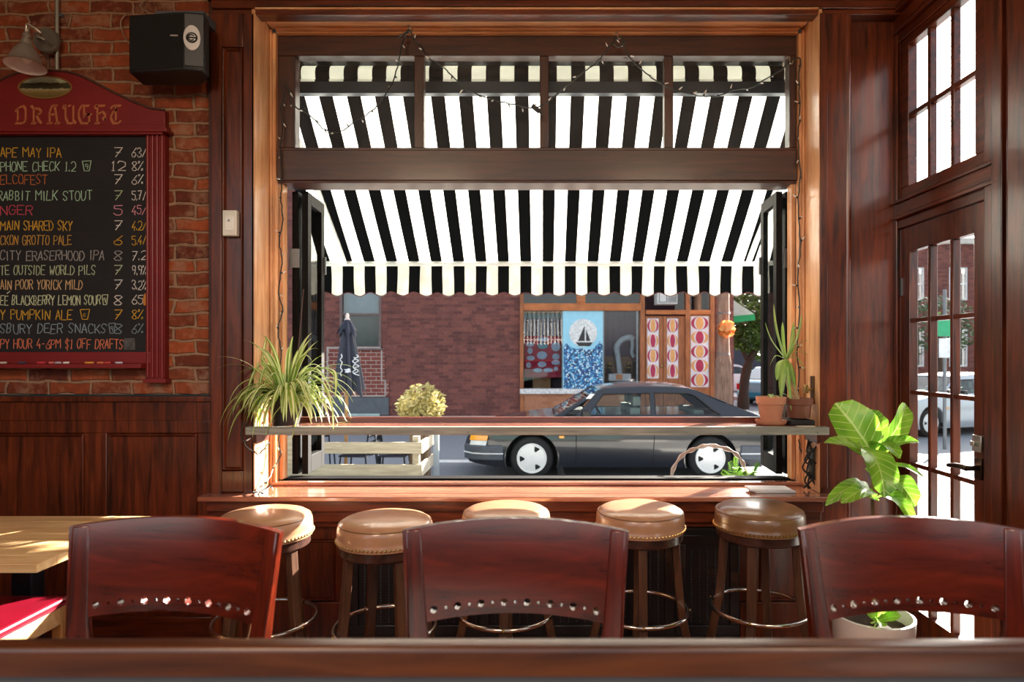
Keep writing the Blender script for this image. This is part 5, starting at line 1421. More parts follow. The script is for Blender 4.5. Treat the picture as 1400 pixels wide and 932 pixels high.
for k, (a, b) in enumerate(((835, 498), (861.5, 497))):
    t3 = thing('gilt_figurine', 'small black and gilt figurine '+('between the blue mosaic panel and the sculpture' if k == 0 else 'on the far side of the sculpture from the mosaic panel'), 'figurine', (X_(a), BD+.30, Z_(511)))
    m = MB(); m.lathe([(0, 0), (.10, 0), (.10, .03), (.04, .05), (.05, .10), (.09, .16), (.05, .22), (.03, .24), (0, .24)], (X_(a), BD+.30, Z_(511)), 14); m.build('body', plain('black_lacquer_%d' % k, srgb(40, 32, 24), .4), t3, world=True)
    m = MB(); m.ball((X_(a), BD+.28, Z_(511)+.27), .045, 10, 7); m.ring((X_(a), BD+.30, Z_(511)+.16), .09, .015, 20, 6); m.build('gilding', plain('gilt_%d' % k, srgb(190, 150, 80), .3, metal=.6), t3, world=True)
# double doors and the panel beside them, with the ovals pattern
ruby, tang, papr = plain('ruby_film', srgb(176, 42, 74), .6), plain('tangerine_film', srgb(224, 160, 96), .6), plain('white_film', srgb(226, 218, 222), .6)
def pattern_panel(par, x0, x1, z0, z1, n, y, flip=0):
    m = MB(); m.box(x0, x1, y, y+.012, z0, z1); p = m.build('patterned_film', papr, par, world=True)
    h = (z1-z0)/n; W = x1-x0
    mr, mt_ = MB(), MB(); mw = MB()
    for k in range(n):
        cz_ = z1-h*(k+.5)
        R_, T_ = (mr, mt_) if (k+flip) % 2 == 0 else (mt_, mr)
        L_ = lambda cx, rx, rz: circle(cx, cz_, rx, 20, rz)
        cxm = (x0+x1)/2
        lens = lambda o, w_, hh: [(cxm+o+w_*math.sin(PI*i/10), cz_-hh*math.cos(PI*i/10)) for i in range(11)]+[(cxm+o-w_*math.sin(PI*i/10), cz_+hh*math.cos(PI*i/10)) for i in range(1, 10)]
        R_.prism(lens(0, W*.47, h*.46), 'xz', y-.004, y)
        mw.prism(lens(0, W*.30, h*.46), 'xz', y-.007, y-.003)
        T_.prism(lens(W*.0, W*.22, h*.44), 'xz', y-.011, y-.006)
    for q, mm, nm in ((mr, ruby, 'ruby_ovals'), (mt_, tang, 'tangerine_ovals'), (mw, papr, 'white_ovals')): q.build(nm, mm, p, world=True)
t2 = thing('shop_door', 'shop door leaf nearest the display window, with patterned glass', 'door', (X_(895), yf, SW))
def leaf(par, xa, xb, ga, gb, n, fl):
    zt = Z_(432); m = MB(); gz0, gz1 = Z_(517), Z_(435)
    m.walls(xa, xb, SW+.02, zt, [(ga, gb, gz0, gz1)], yf+.05, yf+.10); m.build('door_leaf', shop_wood, par, world=True, bevel=.008)
    pattern_panel(par, ga, gb, gz0, gz1, n, yf+.08, fl)
leaf(t2, X_(882), X_(906), X_(884.5), X_(900.5), 4, 0)
m = MB(); m.ball((X_(904), yf+.02, Z_(500)), .035, 10, 7); m.build('door_knob', brass, t2, world=True)
t2 = thing('shop_door', 'shop door leaf below the air conditioner end, farther from the display window', 'door', (X_(920), yf, SW))
leaf(t2, X_(906.5), X_(936), X_(911.5), X_(927), 4, 0)
t2 = thing('pattern_window', 'side window with red and orange oval pattern beside the utility pole', 'window', (X_(956), yf, SW))
m = MB(); m.walls(X_(942), X_(970), SW, Z_(430), [(X_(943.5), X_(968.5), Z_(529), Z_(432))], yf+.03, yf+.09); m.build('panel_frame', shop_wood, t2, world=True, bevel=.006)
pattern_panel(t2, X_(943.5), X_(968.5), Z_(529), Z_(432), 5, yf+.06, 0)
t2 = thing('air_conditioner', 'white window air conditioner above the shop door', 'air conditioner', (X_(908), yf, Z_(418)))
m = MB(); m.box(X_(895), X_(922), yf-.30, BD+.1, Z_(417), Z_(395)); m.build('case', plain('off_white_metal', srgb(206, 204, 198), .5), t2, world=True, bevel=.015)
m = MB()
for i in range(9): z = Z_(415)+i*.03; m.box(X_(909), X_(921), yf-.315, yf-.30, z, z+.015)
m.frame_xz(X_(897), X_(908), Z_(415), Z_(397), .02, yf-.31, yf-.30); m.build('vent_louvres', plain('grey_louvres', srgb(120, 122, 124), .5), t2, world=True)
m = MB(); m.box(X_(922), X_(970), yf+.06, yf+.07, Z_(424), ztop-.1); m.build('transom_glass', glass_dark, t, world=True)

# ---- utility pole with a bunch of orange flowers
DP = 15.6
t = thing('utility_pole', 'wooden utility pole standing beside the shop corner', 'pole', (PX(987, DP), DP, SW))
m = MB(); m.lathe([(.21, SW), (.21, PZ(520, DP)), (.19, PZ(495, DP)), (.15, PZ(483, DP)), (.14, PZ(470, DP)), (.135, 4.5), (.13, 7.5)], (PX(989, DP), DP, 0), 20); m.build('shaft', pole_wood, t, world=True, angle=60)
m = MB()
for py in (428, 484): m.ring((PX(989, DP), DP, PZ(py, DP)), .145, .016, 20, 6)
m.build('steel_band', steel_grey, t, world=True)
m = MB(); r_ = random.Random(6); c0 = Vector((PX(987, DP), DP-.33, PZ(450, DP)))
for i in range(260):
    d = Vector((r_.gauss(0, 1), r_.gauss(0, 1), r_.gauss(0, 1))).normalized(); p = c0+d*r_.uniform(.06, .20)
    s_ = d.orthogonal().normalized(); s_ = Matrix.Rotation(r_.uniform(0, 6.3), 3, d) @ s_; q = d.cross(s_); e = r_.uniform(.025, .05)
    m.add([p-s_*e-q*e, p+s_*e-q*e, p+s_*e*1.2+q*e+d*.03, p-s_*e*1.2+q*e+d*.03], [(0, 1, 2, 3)])
o = m.build('paper_flower', leafy('orange_petal', srgb(236, 140, 60), srgb(250, 190, 120), .3), fix=False); tag(o, 'fluffy orange flower bunch tied to the utility pole', 'decoration')

# ---- street tree, cars and fence at the corner
def crown(mb, c, rad, n, size, r_, hole=.55, flat=1.0):
    for i in range(n):
        d = Vector((r_.gauss(0, 1), r_.gauss(0, 1), r_.gauss(0, 1))).normalized()
        p = Vector(c)+Vector((d.x*rad[0], d.y*rad[1], d.z*rad[2]))*(r_.uniform(hole, 1)**.6)
        u = Vector((r_.gauss(0, 1), r_.gauss(0, 1), r_.gauss(0, .6))).normalized(); v = u.orthogonal().normalized(); e = size*r_.uniform(.6, 1.3)
        mb.add([p-u*e, p-v*e*.5, p+u*e, p+v*e*.5], [(0, 1, 2, 3)])
DT = 20.6
t = thing('street_tree', 'leafy green street tree leaning at the street corner', 'tree', (PX(1016, DT), DT, ST))
r_ = random.Random(15); m = MB()
for (px, py, dd, rx, ry, rz_, n) in ((1037, 425, 0, 1.0, 1.2, .85, 1900), (1055, 450, .4, .95, .9, .85, 1300), (1018, 455, -.3, .45, .7, .6, 700), (1034, 395, .2, 1.0, 1.3, .9, 1500), (1075, 415, .3, 1.2, 1.0, 1.0, 1100), (1047, 475, .2, .7, .6, .45, 500)):
    crown(m, P(px, py, DT+dd), (rx, ry, rz_), n, .10, r_)
m.build('foliage', leafy('street_tree_leaf', srgb(44, 66, 26), srgb(104, 128, 56), .35, scale=3), t, world=True, fix=False)
m = MB(); m.tube(spline([(PX(1016, DT), DT, ST), P(1018, 520, DT), P(1026, 490, DT), P(1040, 465, DT), P(1048, 440, DT)], 5), [.2]*3+[.16]*6+[.12]*7+[.08]*5, 10)
m.tube(spline([P(1024, 496, DT), P(1012, 470, DT), P(1008, 445, DT)], 4), .07, 8); m.build('trunk', plain('dark_bark', srgb(66, 50, 40), .95, var=.3, scale=20, bump=.6), t, world=True)
t = thing('shop_canopy', 'green and white canvas canopy edge behind the utility pole', 'awning', (PX(1002, 19.0), 19.0, PZ(440, 19.0)))
m = MB(); m.prism([(BR, PZ(405, 19)), (PX(1016, 19), PZ(432, 19)), (BR, PZ(436, 19))], 'xz', 18.0, 19.6); m.build('canvas', fabric('pale_canvas', srgb(206, 214, 206), .3), t, world=True)
m = MB(); m.prism([(BR, PZ(436, 19)), (PX(1016, 19), PZ(432, 19)), (PX(1017, 19), PZ(440, 19)), (BR, PZ(444, 19))], 'xz', 17.98, 19.6); m.build('valance', plain('green_canvas', srgb(40, 150, 90), .8), t, world=True)
t = thing('board_fence', 'dark blue grey board fence at the back behind the parked cars', 'fence', (10, 31.5, SW))
m = MB(); x = 5.0
while x < 12.9: m.box(x, x+.19, 31.5, 31.54, SW, 3.4); x += .2
m.build('boards', plain('dark_fence_paint', srgb(58, 66, 80), .8), t, world=True)
m = MB()
fp = plain('dark_fence_post', srgb(50, 56, 66), .8)
for i in range(4): MB().box(5.2+i*2.4, 5.32+i*2.4, 31.54, 31.66, SW, 3.4).build('post', fp, t, world=True)
# ---- cars
tyre_m = plain('tyre_rubber', srgb(24, 24, 25), .8)
rim_white = plain('white_wheel_paint', srgb(232, 232, 230), .3, coat=.3, var=.03)
under_m = plain('underbody_black', srgb(9, 9, 10), .9)
amber = plain('amber_lens', srgb(240, 160, 20), .2, coat=.5, var=.05)
clear_l = plain('clear_lens', srgb(216, 220, 220), .1, coat=.6)
red_l = plain('red_lens', srgb(190, 16, 22), .2, coat=.5)
seat_m = plain('grey_car_seat', srgb(132, 140, 138), .8)
def paint(name, col, metal=.35):
    return plain(name, col, .3, metal=metal, coat=1.0, var=.02)
WB, CW = 2.52, 1.68
def make_car(label, cat, body_m, bumper_m, strip_m, roof_m):
    t = thing('car', label, cat)
    def arc(cx, r, a0, a1, n=14): return [(cx+r*math.cos(a0+(a1-a0)*i/n), .31+r*math.sin(a0+(a1-a0)*i/n)) for i in range(n+1)]
    a0 = math.asin((.185-.31)/.375)
    out = [(-.90, .24), (-.965, .34), (-.972, .48), (-.93, .60), (-.89, .66), (-.80, .71), (-.45, .79), (-.05, .85), (.31, .895), (.66, .905), (1.2, .915), (1.8, .92), (2.4, .92), (2.9, .905), (3.25, .89), (3.52, .86), (3.66, .80), (3.70, .62), (3.73, .45), (3.70, .30), (3.5, .22)]
    out += [(p[0], p[1]) for p in arc(WB, .375, a0, PI-a0)]+[(x, .185) for x in (2.0, 1.5, 1.0, .6)]+arc(0, .375, a0, PI-a0)
    m = plate(out, [], CW, cuts=[-.9+.1*i for i in range(47)], zcuts=[.22+.045*i for i in range(16)])
    for i, p in enumerate(m.v):
        s = -1 if p.y < 0 else 1
        q = abs((p.z-.50)/.42); inset = .07*q**2.2
        if p.x < -.45: inset += .30*((-.45-p.x)/.52)**2.4
        if p.x > 3.2: inset += .22*((p.x-3.2)/.53)**2.4
        m.v[i] = Vector((p.x, s*(CW/2-inset)+CW/2, p.z))
    m.build('body', body_m, t, angle=40)
    # greenhouse sides with real window openings
    def gy(z): return .085+(z-.88)/.42*.18
    side = [(.60, .88), (.97, 1.262), (1.10, 1.285), (1.6, 1.305), (2.1, 1.295), (2.34, 1.26), (2.75, 1.08), (3.28, .885)]
    w1 = [(.80, .915), (1.69, .915), (1.69, 1.218), (1.03, 1.205)]; w2 = [(1.76, .915), (2.68, .918), (2.58, .98), (2.33, 1.19), (2.24, 1.215), (1.76, 1.222)]
    for far in (0, 1):
        m = plate(side, [w1, w2], .03)
        m.v = [Vector((p.x, (gy(p.z)+.015+p.y) if not far else CW-(gy(p.z)+.015+p.y), p.z)) for p in m.v]
        m.build('side_pillar', body_m, t, angle=30)
        for wq in (w1, w2):
            m = MB(); m.prism(wq, 'xz', -.003, .003); m.v = [Vector((p.x, (gy(p.z)+.012+p.y) if not far else CW-(gy(p.z)+.012+p.y), p.z)) for p in m.v]
            m.build('side_window', glass_car, t)
            m = MB(); loop = wq+[wq[0], wq[1]]
            m.tube([(a, (gy(b)-.003) if not far else CW-(gy(b)-.003), b) for a, b in loop], .009, 6); m.build('window_seal', black_soft, t)
    # roof
    ts = [(.95, 1.25), (1.02, 1.278), (1.3, 1.298), (1.6, 1.307), (2.0, 1.30), (2.25, 1.28), (2.36, 1.25)]
    m = MB(); n = 10
    for k in (0, 1):
        for (x, z) in ts:
            for j in range(n+1):
                u = j/n*2-1; e = gy(z)-.004
                m.v.append(Vector((x, CW/2+u*(CW/2-e), z+.045*(1-u*u)*(1-((x-1.65)/.75)**4 if abs(x-1.65) < .75 else 0)+.012-k*.025)))
    N = len(ts)*(n+1)
    for i in range(len(ts)-1):
        for j in range(n):
            a = i*(n+1)+j; m.f += [(a, a+1, a+n+2, a+n+1), (N+a, N+a+n+1, N+a+n+2, N+a+1)]; m.m += [0, 0]
    for i in range(len(ts)-1):
        for j in (0, n):
            a = i*(n+1)+j; m.f.append((a, a+n+1, N+a+n+1, N+a)); m.m.append(0)
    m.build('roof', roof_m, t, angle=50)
    m = MB(); m.slab([(.33, .17, .895), (.33, CW-.17, .895), (.97, CW-.28, 1.262), (.97, .28, 1.262)], .006); m.build('windscreen', glass_car, t)
    m = MB()
    for s in (0, 1):
        f = lambda y: CW-y if s else y
        m.slab([(.30, f(.11), .89), (.62, f(.085), .88), (.99, f(.25), 1.265), (.94, f(.29), 1.265)] if False else [(.33, f(.12), .885), (.42, f(.10), .885), (1.0, f(.255), 1.262), (.95, f(.285), 1.262)], .02)
    m.build('windscreen_pillar', body_m, t)
    m = MB(); m.slab([(2.37, .30, 1.255), (2.37, CW-.30, 1.255), (3.22, CW-.18, .905), (3.22, .18, .905)], .006); m.build('rear_window', plain('sky_bright_rear_glass', srgb(60, 70, 80), .05, coat=1), t)
    m = MB(); m.box(.45, 3.2, .12, CW-.12, .80, .875); m.build('cabin_floor', under_m, t)
    m = MB(); m.box(-.55, 3.3, .22, CW-.22, .16, .66); m.build('underbody', under_m, t)
    # seats
    for y in (.48, 1.20):
        m = MB(); m.box(1.42, 1.56, y-.22, y+.22, .86, 1.0); m.tube([(1.50, y-.06, .98), (1.53, y-.06, 1.06)], .008, 6); m.tube([(1.50, y+.06, .98), (1.53, y+.06, 1.06)], .008, 6)
        q = len(m.v); m.box(1.47, 1.58, y-.13, y+.13, 1.03, 1.16); m.build('front_seat', seat_m, t, bevel=.03, seg=4)
    m = MB(); m.box(2.35, 2.5, .3, CW-.3, .86, .97); m.build('rear_seat', seat_m, t, bevel=.03, seg=3)
    m = MB(); m.ring((0, 0, 0), .18, .014, 24, 6); m.xf(Matrix.Translation((.98, .48, .93)) @ Matrix.Rotation(R(62), 4, 'Y')); m.build('steering_wheel', black_soft, t)
    m = MB(); m.box(.48, .80, .2, CW-.2, .86, .925); m.build('dashboard', plain('dark_dashboard', srgb(46, 44, 42), .7), t, bevel=.02)
    # bumpers with pale strips
    for front in (1, 0):
        m = MB()
        if front: poly = [(-.40, -.022), (-.66, -.02), (-.84, .05), (-.97, .22), (-1.0, CW/2), (-.97, CW-.22), (-.84, CW-.05), (-.66, CW+.02), (-.40, CW+.022), (-.40, CW-.03), (-.78, CW-.12), (-.88, CW/2), (-.78, .12), (-.40, .03)]
        else: poly = [(2.93, -.022), (3.3, -.018), (3.55, .05), (3.73, .22), (3.78, CW/2), (3.73, CW-.22), (3.55, CW-.05), (3.3, CW+.018), (2.93, CW+.022), (2.93, CW-.03), (3.5, CW-.12), (3.62, CW/2), (3.5, .12), (2.93, .03)]
        m.prism(poly, 'xy', .29, .50); b = m.build('bumper', bumper_m, t, bevel=.02, seg=3)
        m = MB(); sg = poly[:9]
        m.tube([(a*1.0+(-.004 if front else .004)*0, y-.006 if y < .03 else (y+.006 if y > CW-.03 else y), .385) for a, y in sg], .010, 6); m.build('bumper_strip', strip_m, b)
    # lamps
    for s in (0, 1):
        f = lambda y: CW-y if s else y
        def lamp(x0, x1, z0, z1, y0, y1):
            q = MB(); q.hexa([(x0, f(y0+.10), z0), (x1, f(y0), z0), (x1, f(y0+.1), z0), (x0+.03, f(y0+.2), z0), (x0+.02, f(y0+.10), z1), (x1+.02, f(y0+.012), z1), (x1+.02, f(y0+.1), z1), (x0+.05, f(y0+.2), z1)]); return q
        lamp(-.885, -.63, .565, .635, -.008, .06).build('front_indicator', amber, t, bevel=.004)
        lamp(-.885, -.645, .498, .562, -.010, .06).build('side_headlamp', clear_l, t, bevel=.004)
        m = MB(); m.box(.385, .455, f(-.012) if not s else f(.03), f(.03) if not s else f(-.012), .60, .635); m.build('side_repeater', amber, t, bevel=.004)
        m = MB(); m.box(3.60, 3.72, f(.10) if not s else f(.45), f(.45) if not s else f(.10), .56, .76); m.build('tail_lamp', red_l, t, bevel=.006)
        m = MB()
        for xx, zs_ in ((.625, (.20, .88)), (1.705, (.20, .90))):
            pts = [(xx+(.05*((z-.2)/.7)**2 if xx > 1 else 0), f(-.0+.07*abs((z-.50)/.42)**2.2-.001), z) for z in [zs_[0]+(zs_[1]-zs_[0])*i/10 for i in range(11)]]
            m.tube(pts, .006, 5)
        m.build('door_seam', under_m, t)
        m = MB(); m.box(1.45, 1.62, f(.012) if not s else f(.06), f(.06) if not s else f(.012), .765, .795); m.build('door_handle', black_m, t, bevel=.005)
        m = MB(); m.slab([(.40, f(.06), .20), (.46, f(.06), .16), (.50, f(.06), .05), (.42, f(.06), .05)], .02) if False else m.hexa([(.37, f(.03), .06), (.47, f(.03), .06), (.47, f(.24), .06), (.37, f(.24), .06), (.35, f(.03), .30), (.40, f(.03), .30), (.40, f(.24), .30), (.35, f(.24), .30)])
        m.build('mud_flap', black_soft, t)
        for xx in (0, WB):
            m = MB(); arcp = [(xx+.378*math.cos(a), f(.012+.02*max(0, math.sin(a))), .31+.378*math.sin(a)) for a in [a0+(PI-2*a0)*i/20 for i in range(21)]]
            m.tube(arcp, .017, 6); m.build('wheel_arch', body_m, t)
        m = MB(); m.box(.70, .82, f(-.16) if not s else f(.06), f(.06) if not s else f(-.16), .90, 1.0); m.build('door_mirror', black_m, t, bevel=.02, seg=3)
    m = MB(); m.hexa([(.30, .3, .885), (.46, .3, .885), (.46, CW-.3, .885), (.30, CW-.3, .885), (.32, .3, .905), (.44, .3, .91), (.44, CW-.3, .91), (.32, CW-.3, .905)])
    m.build('wiper_panel', black_m, t)
    # wheels
    for xx in (0, WB):
        for s in (0, 1):
            y0 = .045 if not s else CW-.045; sg = 1 if not s else -1
            Mw = Matrix.Translation((xx, y0, .31)) @ (Matrix.Rotation(-PI/2, 4, 'X') if not s else Matrix.Rotation(PI/2, 4, 'X'))
            m = MB(); m.lathe([(.205, .012), (.215, .0), (.275, .0), (.302, .02), (.31, .05), (.31, .16), (.29, .18), (.20, .18)], n=48); m.xf(Mw)
            w_ = m.build('wheel', tyre_m, t, angle=50)
            hl = []
            for k in range(3):
                a = R(62)+k*2*PI/3
                p0 = [(.172*math.cos(a+d), .172*math.sin(a+d)) for d in (-.26, -.13, 0, .13, .26)]; p1 = [(.108*math.cos(a+.16), .108*math.sin(a+.16)), (.100*math.cos(a-.08), .100*math.sin(a-.08))]
                hl.append(p0+p1)
            q = plate(circle(0, 0, .205, 48), hl, .012, cuts=[-.2+.04*i for i in range(1, 10)])
            q.v = [Vector((p.x, sg*(p.y+.012-.018*(1-(p.x**2+p.z**2)/.042)), p.z)) for p in q.v]
            q.xf(Matrix.Translation((xx, y0, .31))); q.build('wheel_disc', rim_white, w_, angle=40)
            q = MB(); q.ring((0, 0, 0), .202, .011, 40, 8); q.lathe([(0, .012), (.05, .012), (.056, .004), (.056, -.012), (0, -.012)], n=20); q.xf(Mw); q.build('wheel_rim', rim_white, w_)
            q = MB(); q.lathe([(0, .06), (.20, .06), (.20, .07), (0, .07)], n=30); q.xf(Mw); q.build('brake_disc', under_m, w_)
    return t
navy = paint('navy_car_paint', srgb(12, 15, 25), .15)
car = make_car('dark navy three door car parked across the street before the shopfront', 'car', navy, plain('grey_bumper_plastic', srgb(70, 76, 86), .45), plain('pale_bumper_strip', srgb(222, 224, 226), .4), paint('navy_sky_lit_paint', srgb(26, 32, 50)))  # roof colour is the body navy lightened for reflected sky
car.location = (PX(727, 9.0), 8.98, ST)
m = MB(); m.slab([(.80, .345, 1.17), (.885, .345, 1.22), (.885, .29, 1.225), (.80, .29, 1.172)], .002)
b = MB(); b.box(.80, .87, .262, .264, 1.14, 1.21); b.v = [Vector((p.x+(p.z-1.17)*.9, p.y-.055+(1.17-p.z)*-.0, p.z)) for p in b.v]
b.build('windscreen_sticker', white_m, car)
tq = paint('turquoise_car_paint', srgb(40, 130, 160))
c2 = make_car('turquoise car parked at the corner behind the street tree', 'car', tq, tq, tq, tq)
c2.location = (PX(1083, 22)+.3, 25.0, ST); c2.rotation_euler = (0, 0, R(-128))
wt = paint('white_car_paint', srgb(220, 222, 226), 0)
c3 = make_car('white car parked furthest back beside the utility pole', 'car', wt, wt, wt, wt)
c3.location = (6.2, 27.6, ST); c3.rotation_euler = (0, 0, R(-8))
sv = paint('silver_car_paint', srgb(176, 182, 188))
c4 = make_car('silver car parked on the side street, seen through the door glass', 'car', sv, sv, sv, sv)
c4.location = (8.3, 13.6, ST); c4.rotation_euler = (0, 0, R(18))

# ---- parklet fence
D0 = 8.0
t = thing('parklet_fence', 'pale weathered two board fence of the parklet beside the car', 'fence', (PX(577, D0), D0, ST))
xl, xr = -4.6, PX(577, D0)
for (ya, yb) in ((604.5, 620), (635, 651)):
    z0, z1 = PZ(yb, D0), PZ(ya, D0)
    m = MB(); m.box(xl, xr, D0, D0+.04, z0, z1); m.build('front_board', plank_wood, t, world=True, bevel=.004)
    m = MB(); m.box(xr-.04, xr, D0+.042, 8.86, z0-.004, z1+.004); m.build('end_board', wood('sunlit_plank_wood_%d' % ya, srgb(196, 184, 160), srgb(226, 216, 194), 'Y', rough=.85, coat=0), t, world=True, bevel=.004)  # end boards: fence wood lightened for the sun on them
for xx, yy in ((xr-.13, D0+.04), (xr-.13, 8.77), (-3.2, D0+.04), (-4.5, D0+.04)):
    m = MB(); m.box(xx, xx+.085, yy, yy+.085, ST, PZ(597, D0)); m.build('post', plank_wood if yy < 8.5 else plank_wood, t, world=True, bevel=.004)
t = thing('metal_post', 'pale blue grey metal post at the back end of the parklet fence', 'post', (PX(596, 8.95), 8.95, ST))
m = MB(); m.box(PX(592.5, 8.95), PX(600, 8.95), 8.92, 8.99, ST, PZ(575, 8.95)); m.build('shaft', plain('pale_blue_metal', srgb(186, 198, 208), .5), t, world=True, bevel=.004)
m = MB(); m.box(PX(590, 8.95), PX(602.5, 8.95), 8.89, 9.02, ST, ST+.02); m.build('base_plate', steel_grey, t, world=True)
# parklet tables and chairs of thin dark metal
iron = plain('blue_black_iron', srgb(28, 34, 46), .45, metal=.4)
def bistro_chair():
    t = thing('bistro_chair', 'x', 'chair')
    m = MB(); m.box(-.19, .19, -.19, .19, .44, .455)
    for i in range(5): m.box(-.18+.075*i, -.14+.075*i, -.19, .19, .4551, .462)
    m.build('seat', iron, t)
    for sx in (-1, 1):
        for sy in (-1, 1):
            top = .45 if sy < 0 else .86
            m = MB(); m.tube([(sx*.20, sy*.21, 0), (sx*.17, sy*.17, .45)]+([(sx*.17, .22, .86)] if sy > 0 else []), .011, 8); m.build('leg', iron, t)
        m = MB(); m.tube([(sx*.19, -.20, .16), (sx*.185, .19, .16)], .008, 6); m.build('stretcher', iron, t)
    m = MB()
    for z in (.62, .72, .83): m.bar([(-.17, .19+(z-.45)*.09, z), (.17, .19+(z-.45)*.09, z)], .04, .008, side=(0, 0, 1))
    m.build('backrest', iron, t)
    return t
bc_ = bistro_chair()
for i, (px, D, rz, lab) in enumerate(((436, 8.9, .5, 'dark metal bistro chair behind the fence, partly behind the window sash'), (490, 8.5, -1.7, 'dark metal bistro chair beside the umbrella pole'), (538, 8.5, 1.6, 'dark metal bistro chair near the bush'))):
    o = bc_ if i == 0 else dup(bc_)
    o.location = (PX(px, D), D, ST); o.rotation_euler = (0, 0, rz); o['label'] = lab; o['group'] = 'bistro chairs in the parklet'
t = thing('bistro_table', 'dark metal bistro table in the parklet behind the fence', 'table', (PX(519, 8.98), 8.98, ST))
m = MB(); m.lathe([(0, .70), (.30, .70), (.30, .72), (0, .72)], n=32); m.build('table_top', iron, t)
m = MB(); m.tube([(0, 0, .02), (0, 0, .70)], .022, 10); m.build('column', iron, t)
for k in range(3):
    a = k*2*PI/3+.4; m = MB(); m.tube(spline([(0, 0, .14), (.12*math.cos(a), .12*math.sin(a), .10), (.26*math.cos(a), .26*math.sin(a), .012)], 4), .014, 8); m.build('foot', iron, t)
# closed umbrella
DU = 9.35
ux, uy = PX(475, DU), DU
t = thing('patio_umbrella', 'closed navy patio umbrella with white script on a wooden pole', 'umbrella', (ux, uy, ST))
navy_f = plain('navy_canvas', srgb(24, 27, 46), .5)
zt, zb = PZ(437, DU), PZ(535, DU)
def folded_cloth(z0, z1, r0, r1, n=64, k=18, depth=.32, lean=0):
    m = MB()
    for j in range(k+1):
        v = j/k; z = z0+(z1-z0)*v; r = r0+(r1-r0)*v**.8
        for i in range(n):
            a = 2*PI*i/n
            rr = r*(1-depth*(.5+.5*math.cos(8*a+.6))**1.5*min(1, v*3+.2))*(1+.06*math.sin(3*a+2))
            m.v.append(Vector((ux+rr*math.cos(a)+lean*v, uy+rr*math.sin(a), z+(.05*math.cos(8*a+.6)+.03*math.sin(2*a))*v*v*(1 if v > .9 else 0))))
    for j in range(k):
        for i in range(n):
            a = j*n+i; b_ = j*n+(i+1)%n; m.f.append((a, b_, b_+n, a+n)); m.m.append(0)
    return m
lean = PX(477.5, DU)-PX(475, DU)
folded_cloth(zt, zb, .03, .235, lean=lean).build('canopy', navy_f, t, world=True, fix=False, angle=80)
folded_cloth(PZ(437, DU), PZ(455, DU), .035, .15, k=6, depth=.25).build('top_flounce', navy_f, t, world=True, fix=False, angle=80)
m = MB(); m.lathe([(0, .10), (.018, .09), (.028, .06), (.024, .03), (.045, .0), (0, -.01)], (ux-.0, uy, PZ(437, DU)), 14); m.build('finial', plain('pale_pink_finial', srgb(216, 196, 190), .5), t, world=True)
m = MB(); m.tube([(PX(467, DU)+.06, uy, ST+.06), (ux, uy, zt)], .026, 12); m.build('pole', oak_pole, t, world=True)
m = MB(); m.lathe([(0, 0), (.24, 0), (.24, .03), (.05, .06), (.04, .16), (0, .16)], (PX(467, DU)+.06, uy, ST), 24); m.build('base', black_m, t, world=True)
m = MB(); r_ = random.Random(8)
def scrib(px0, px1, py0, py1, n, yoff):
    pts = []
    for i in range(n):
        v = i/(n-1); pts.append(P(px0+(px1-px0)*(.5+.5*math.sin(i*2.4)), py0+(py1-py0)*v, DU-yoff-.05*v))
    m.tube(spline(pts, 4), .0065, 5)
scrib(484, 491, 485, 513, 12, .15); scrib(482, 486, 488, 511, 9, .165); scrib(465, 468, 484, 514, 9, .16); scrib(471, 480, 504, 509, 9, .175)
m.build('white_script', plain('white_print', srgb(222, 222, 226), .7), t, world=True)

# bush in a slatted planter
DBU = 8.62
t = thing('planter_bush', 'round yellow green leafy bush in a slatted wooden planter', 'bush', (PX(576, DBU), DBU, ST))
r_ = random.Random(31); m = MB()
for (px, py, rx, rz_, n) in ((562, 556, .20, .20, 420), (577, 545, .24, .22, 520), (592, 552, .18, .20, 380), (577, 562, .27, .12, 300)):
    crown(m, P(px, py, DBU), (rx, .22, rz_), n, .036, r_, .5)
m.build('foliage', [leafy('bush_leaf', srgb(150, 140, 70), srgb(222, 208, 150), .35, scale=8)], t, world=True, fix=False)
m = MB(); m.cur = 0
pc = P(576, 575, DBU)
m.box(pc.x-.13, pc.x+.11, DBU-.12, DBU+.12, ST, PZ(573, DBU))
for i in range(5): m.box(pc.x-.135+.05*i, pc.x-.097+.05*i, DBU-.135, DBU-.12, ST+.02, PZ(574, DBU))
m.build('planter', wood('planter_wood', srgb(96, 78, 62), srgb(140, 118, 96), 'Z', rough=.85, coat=0), t, world=True, bevel=.003)
m = MB()
for k in range(6): m.tube(spline([(pc.x+r_.uniform(-.04, .04), DBU, PZ(573, DBU)), P(576+r_.uniform(-14, 14), 552, DBU)], 3), .008, 5)
m.build('stems', plain('bush_stem', srgb(110, 90, 60), .9), t, world=True)

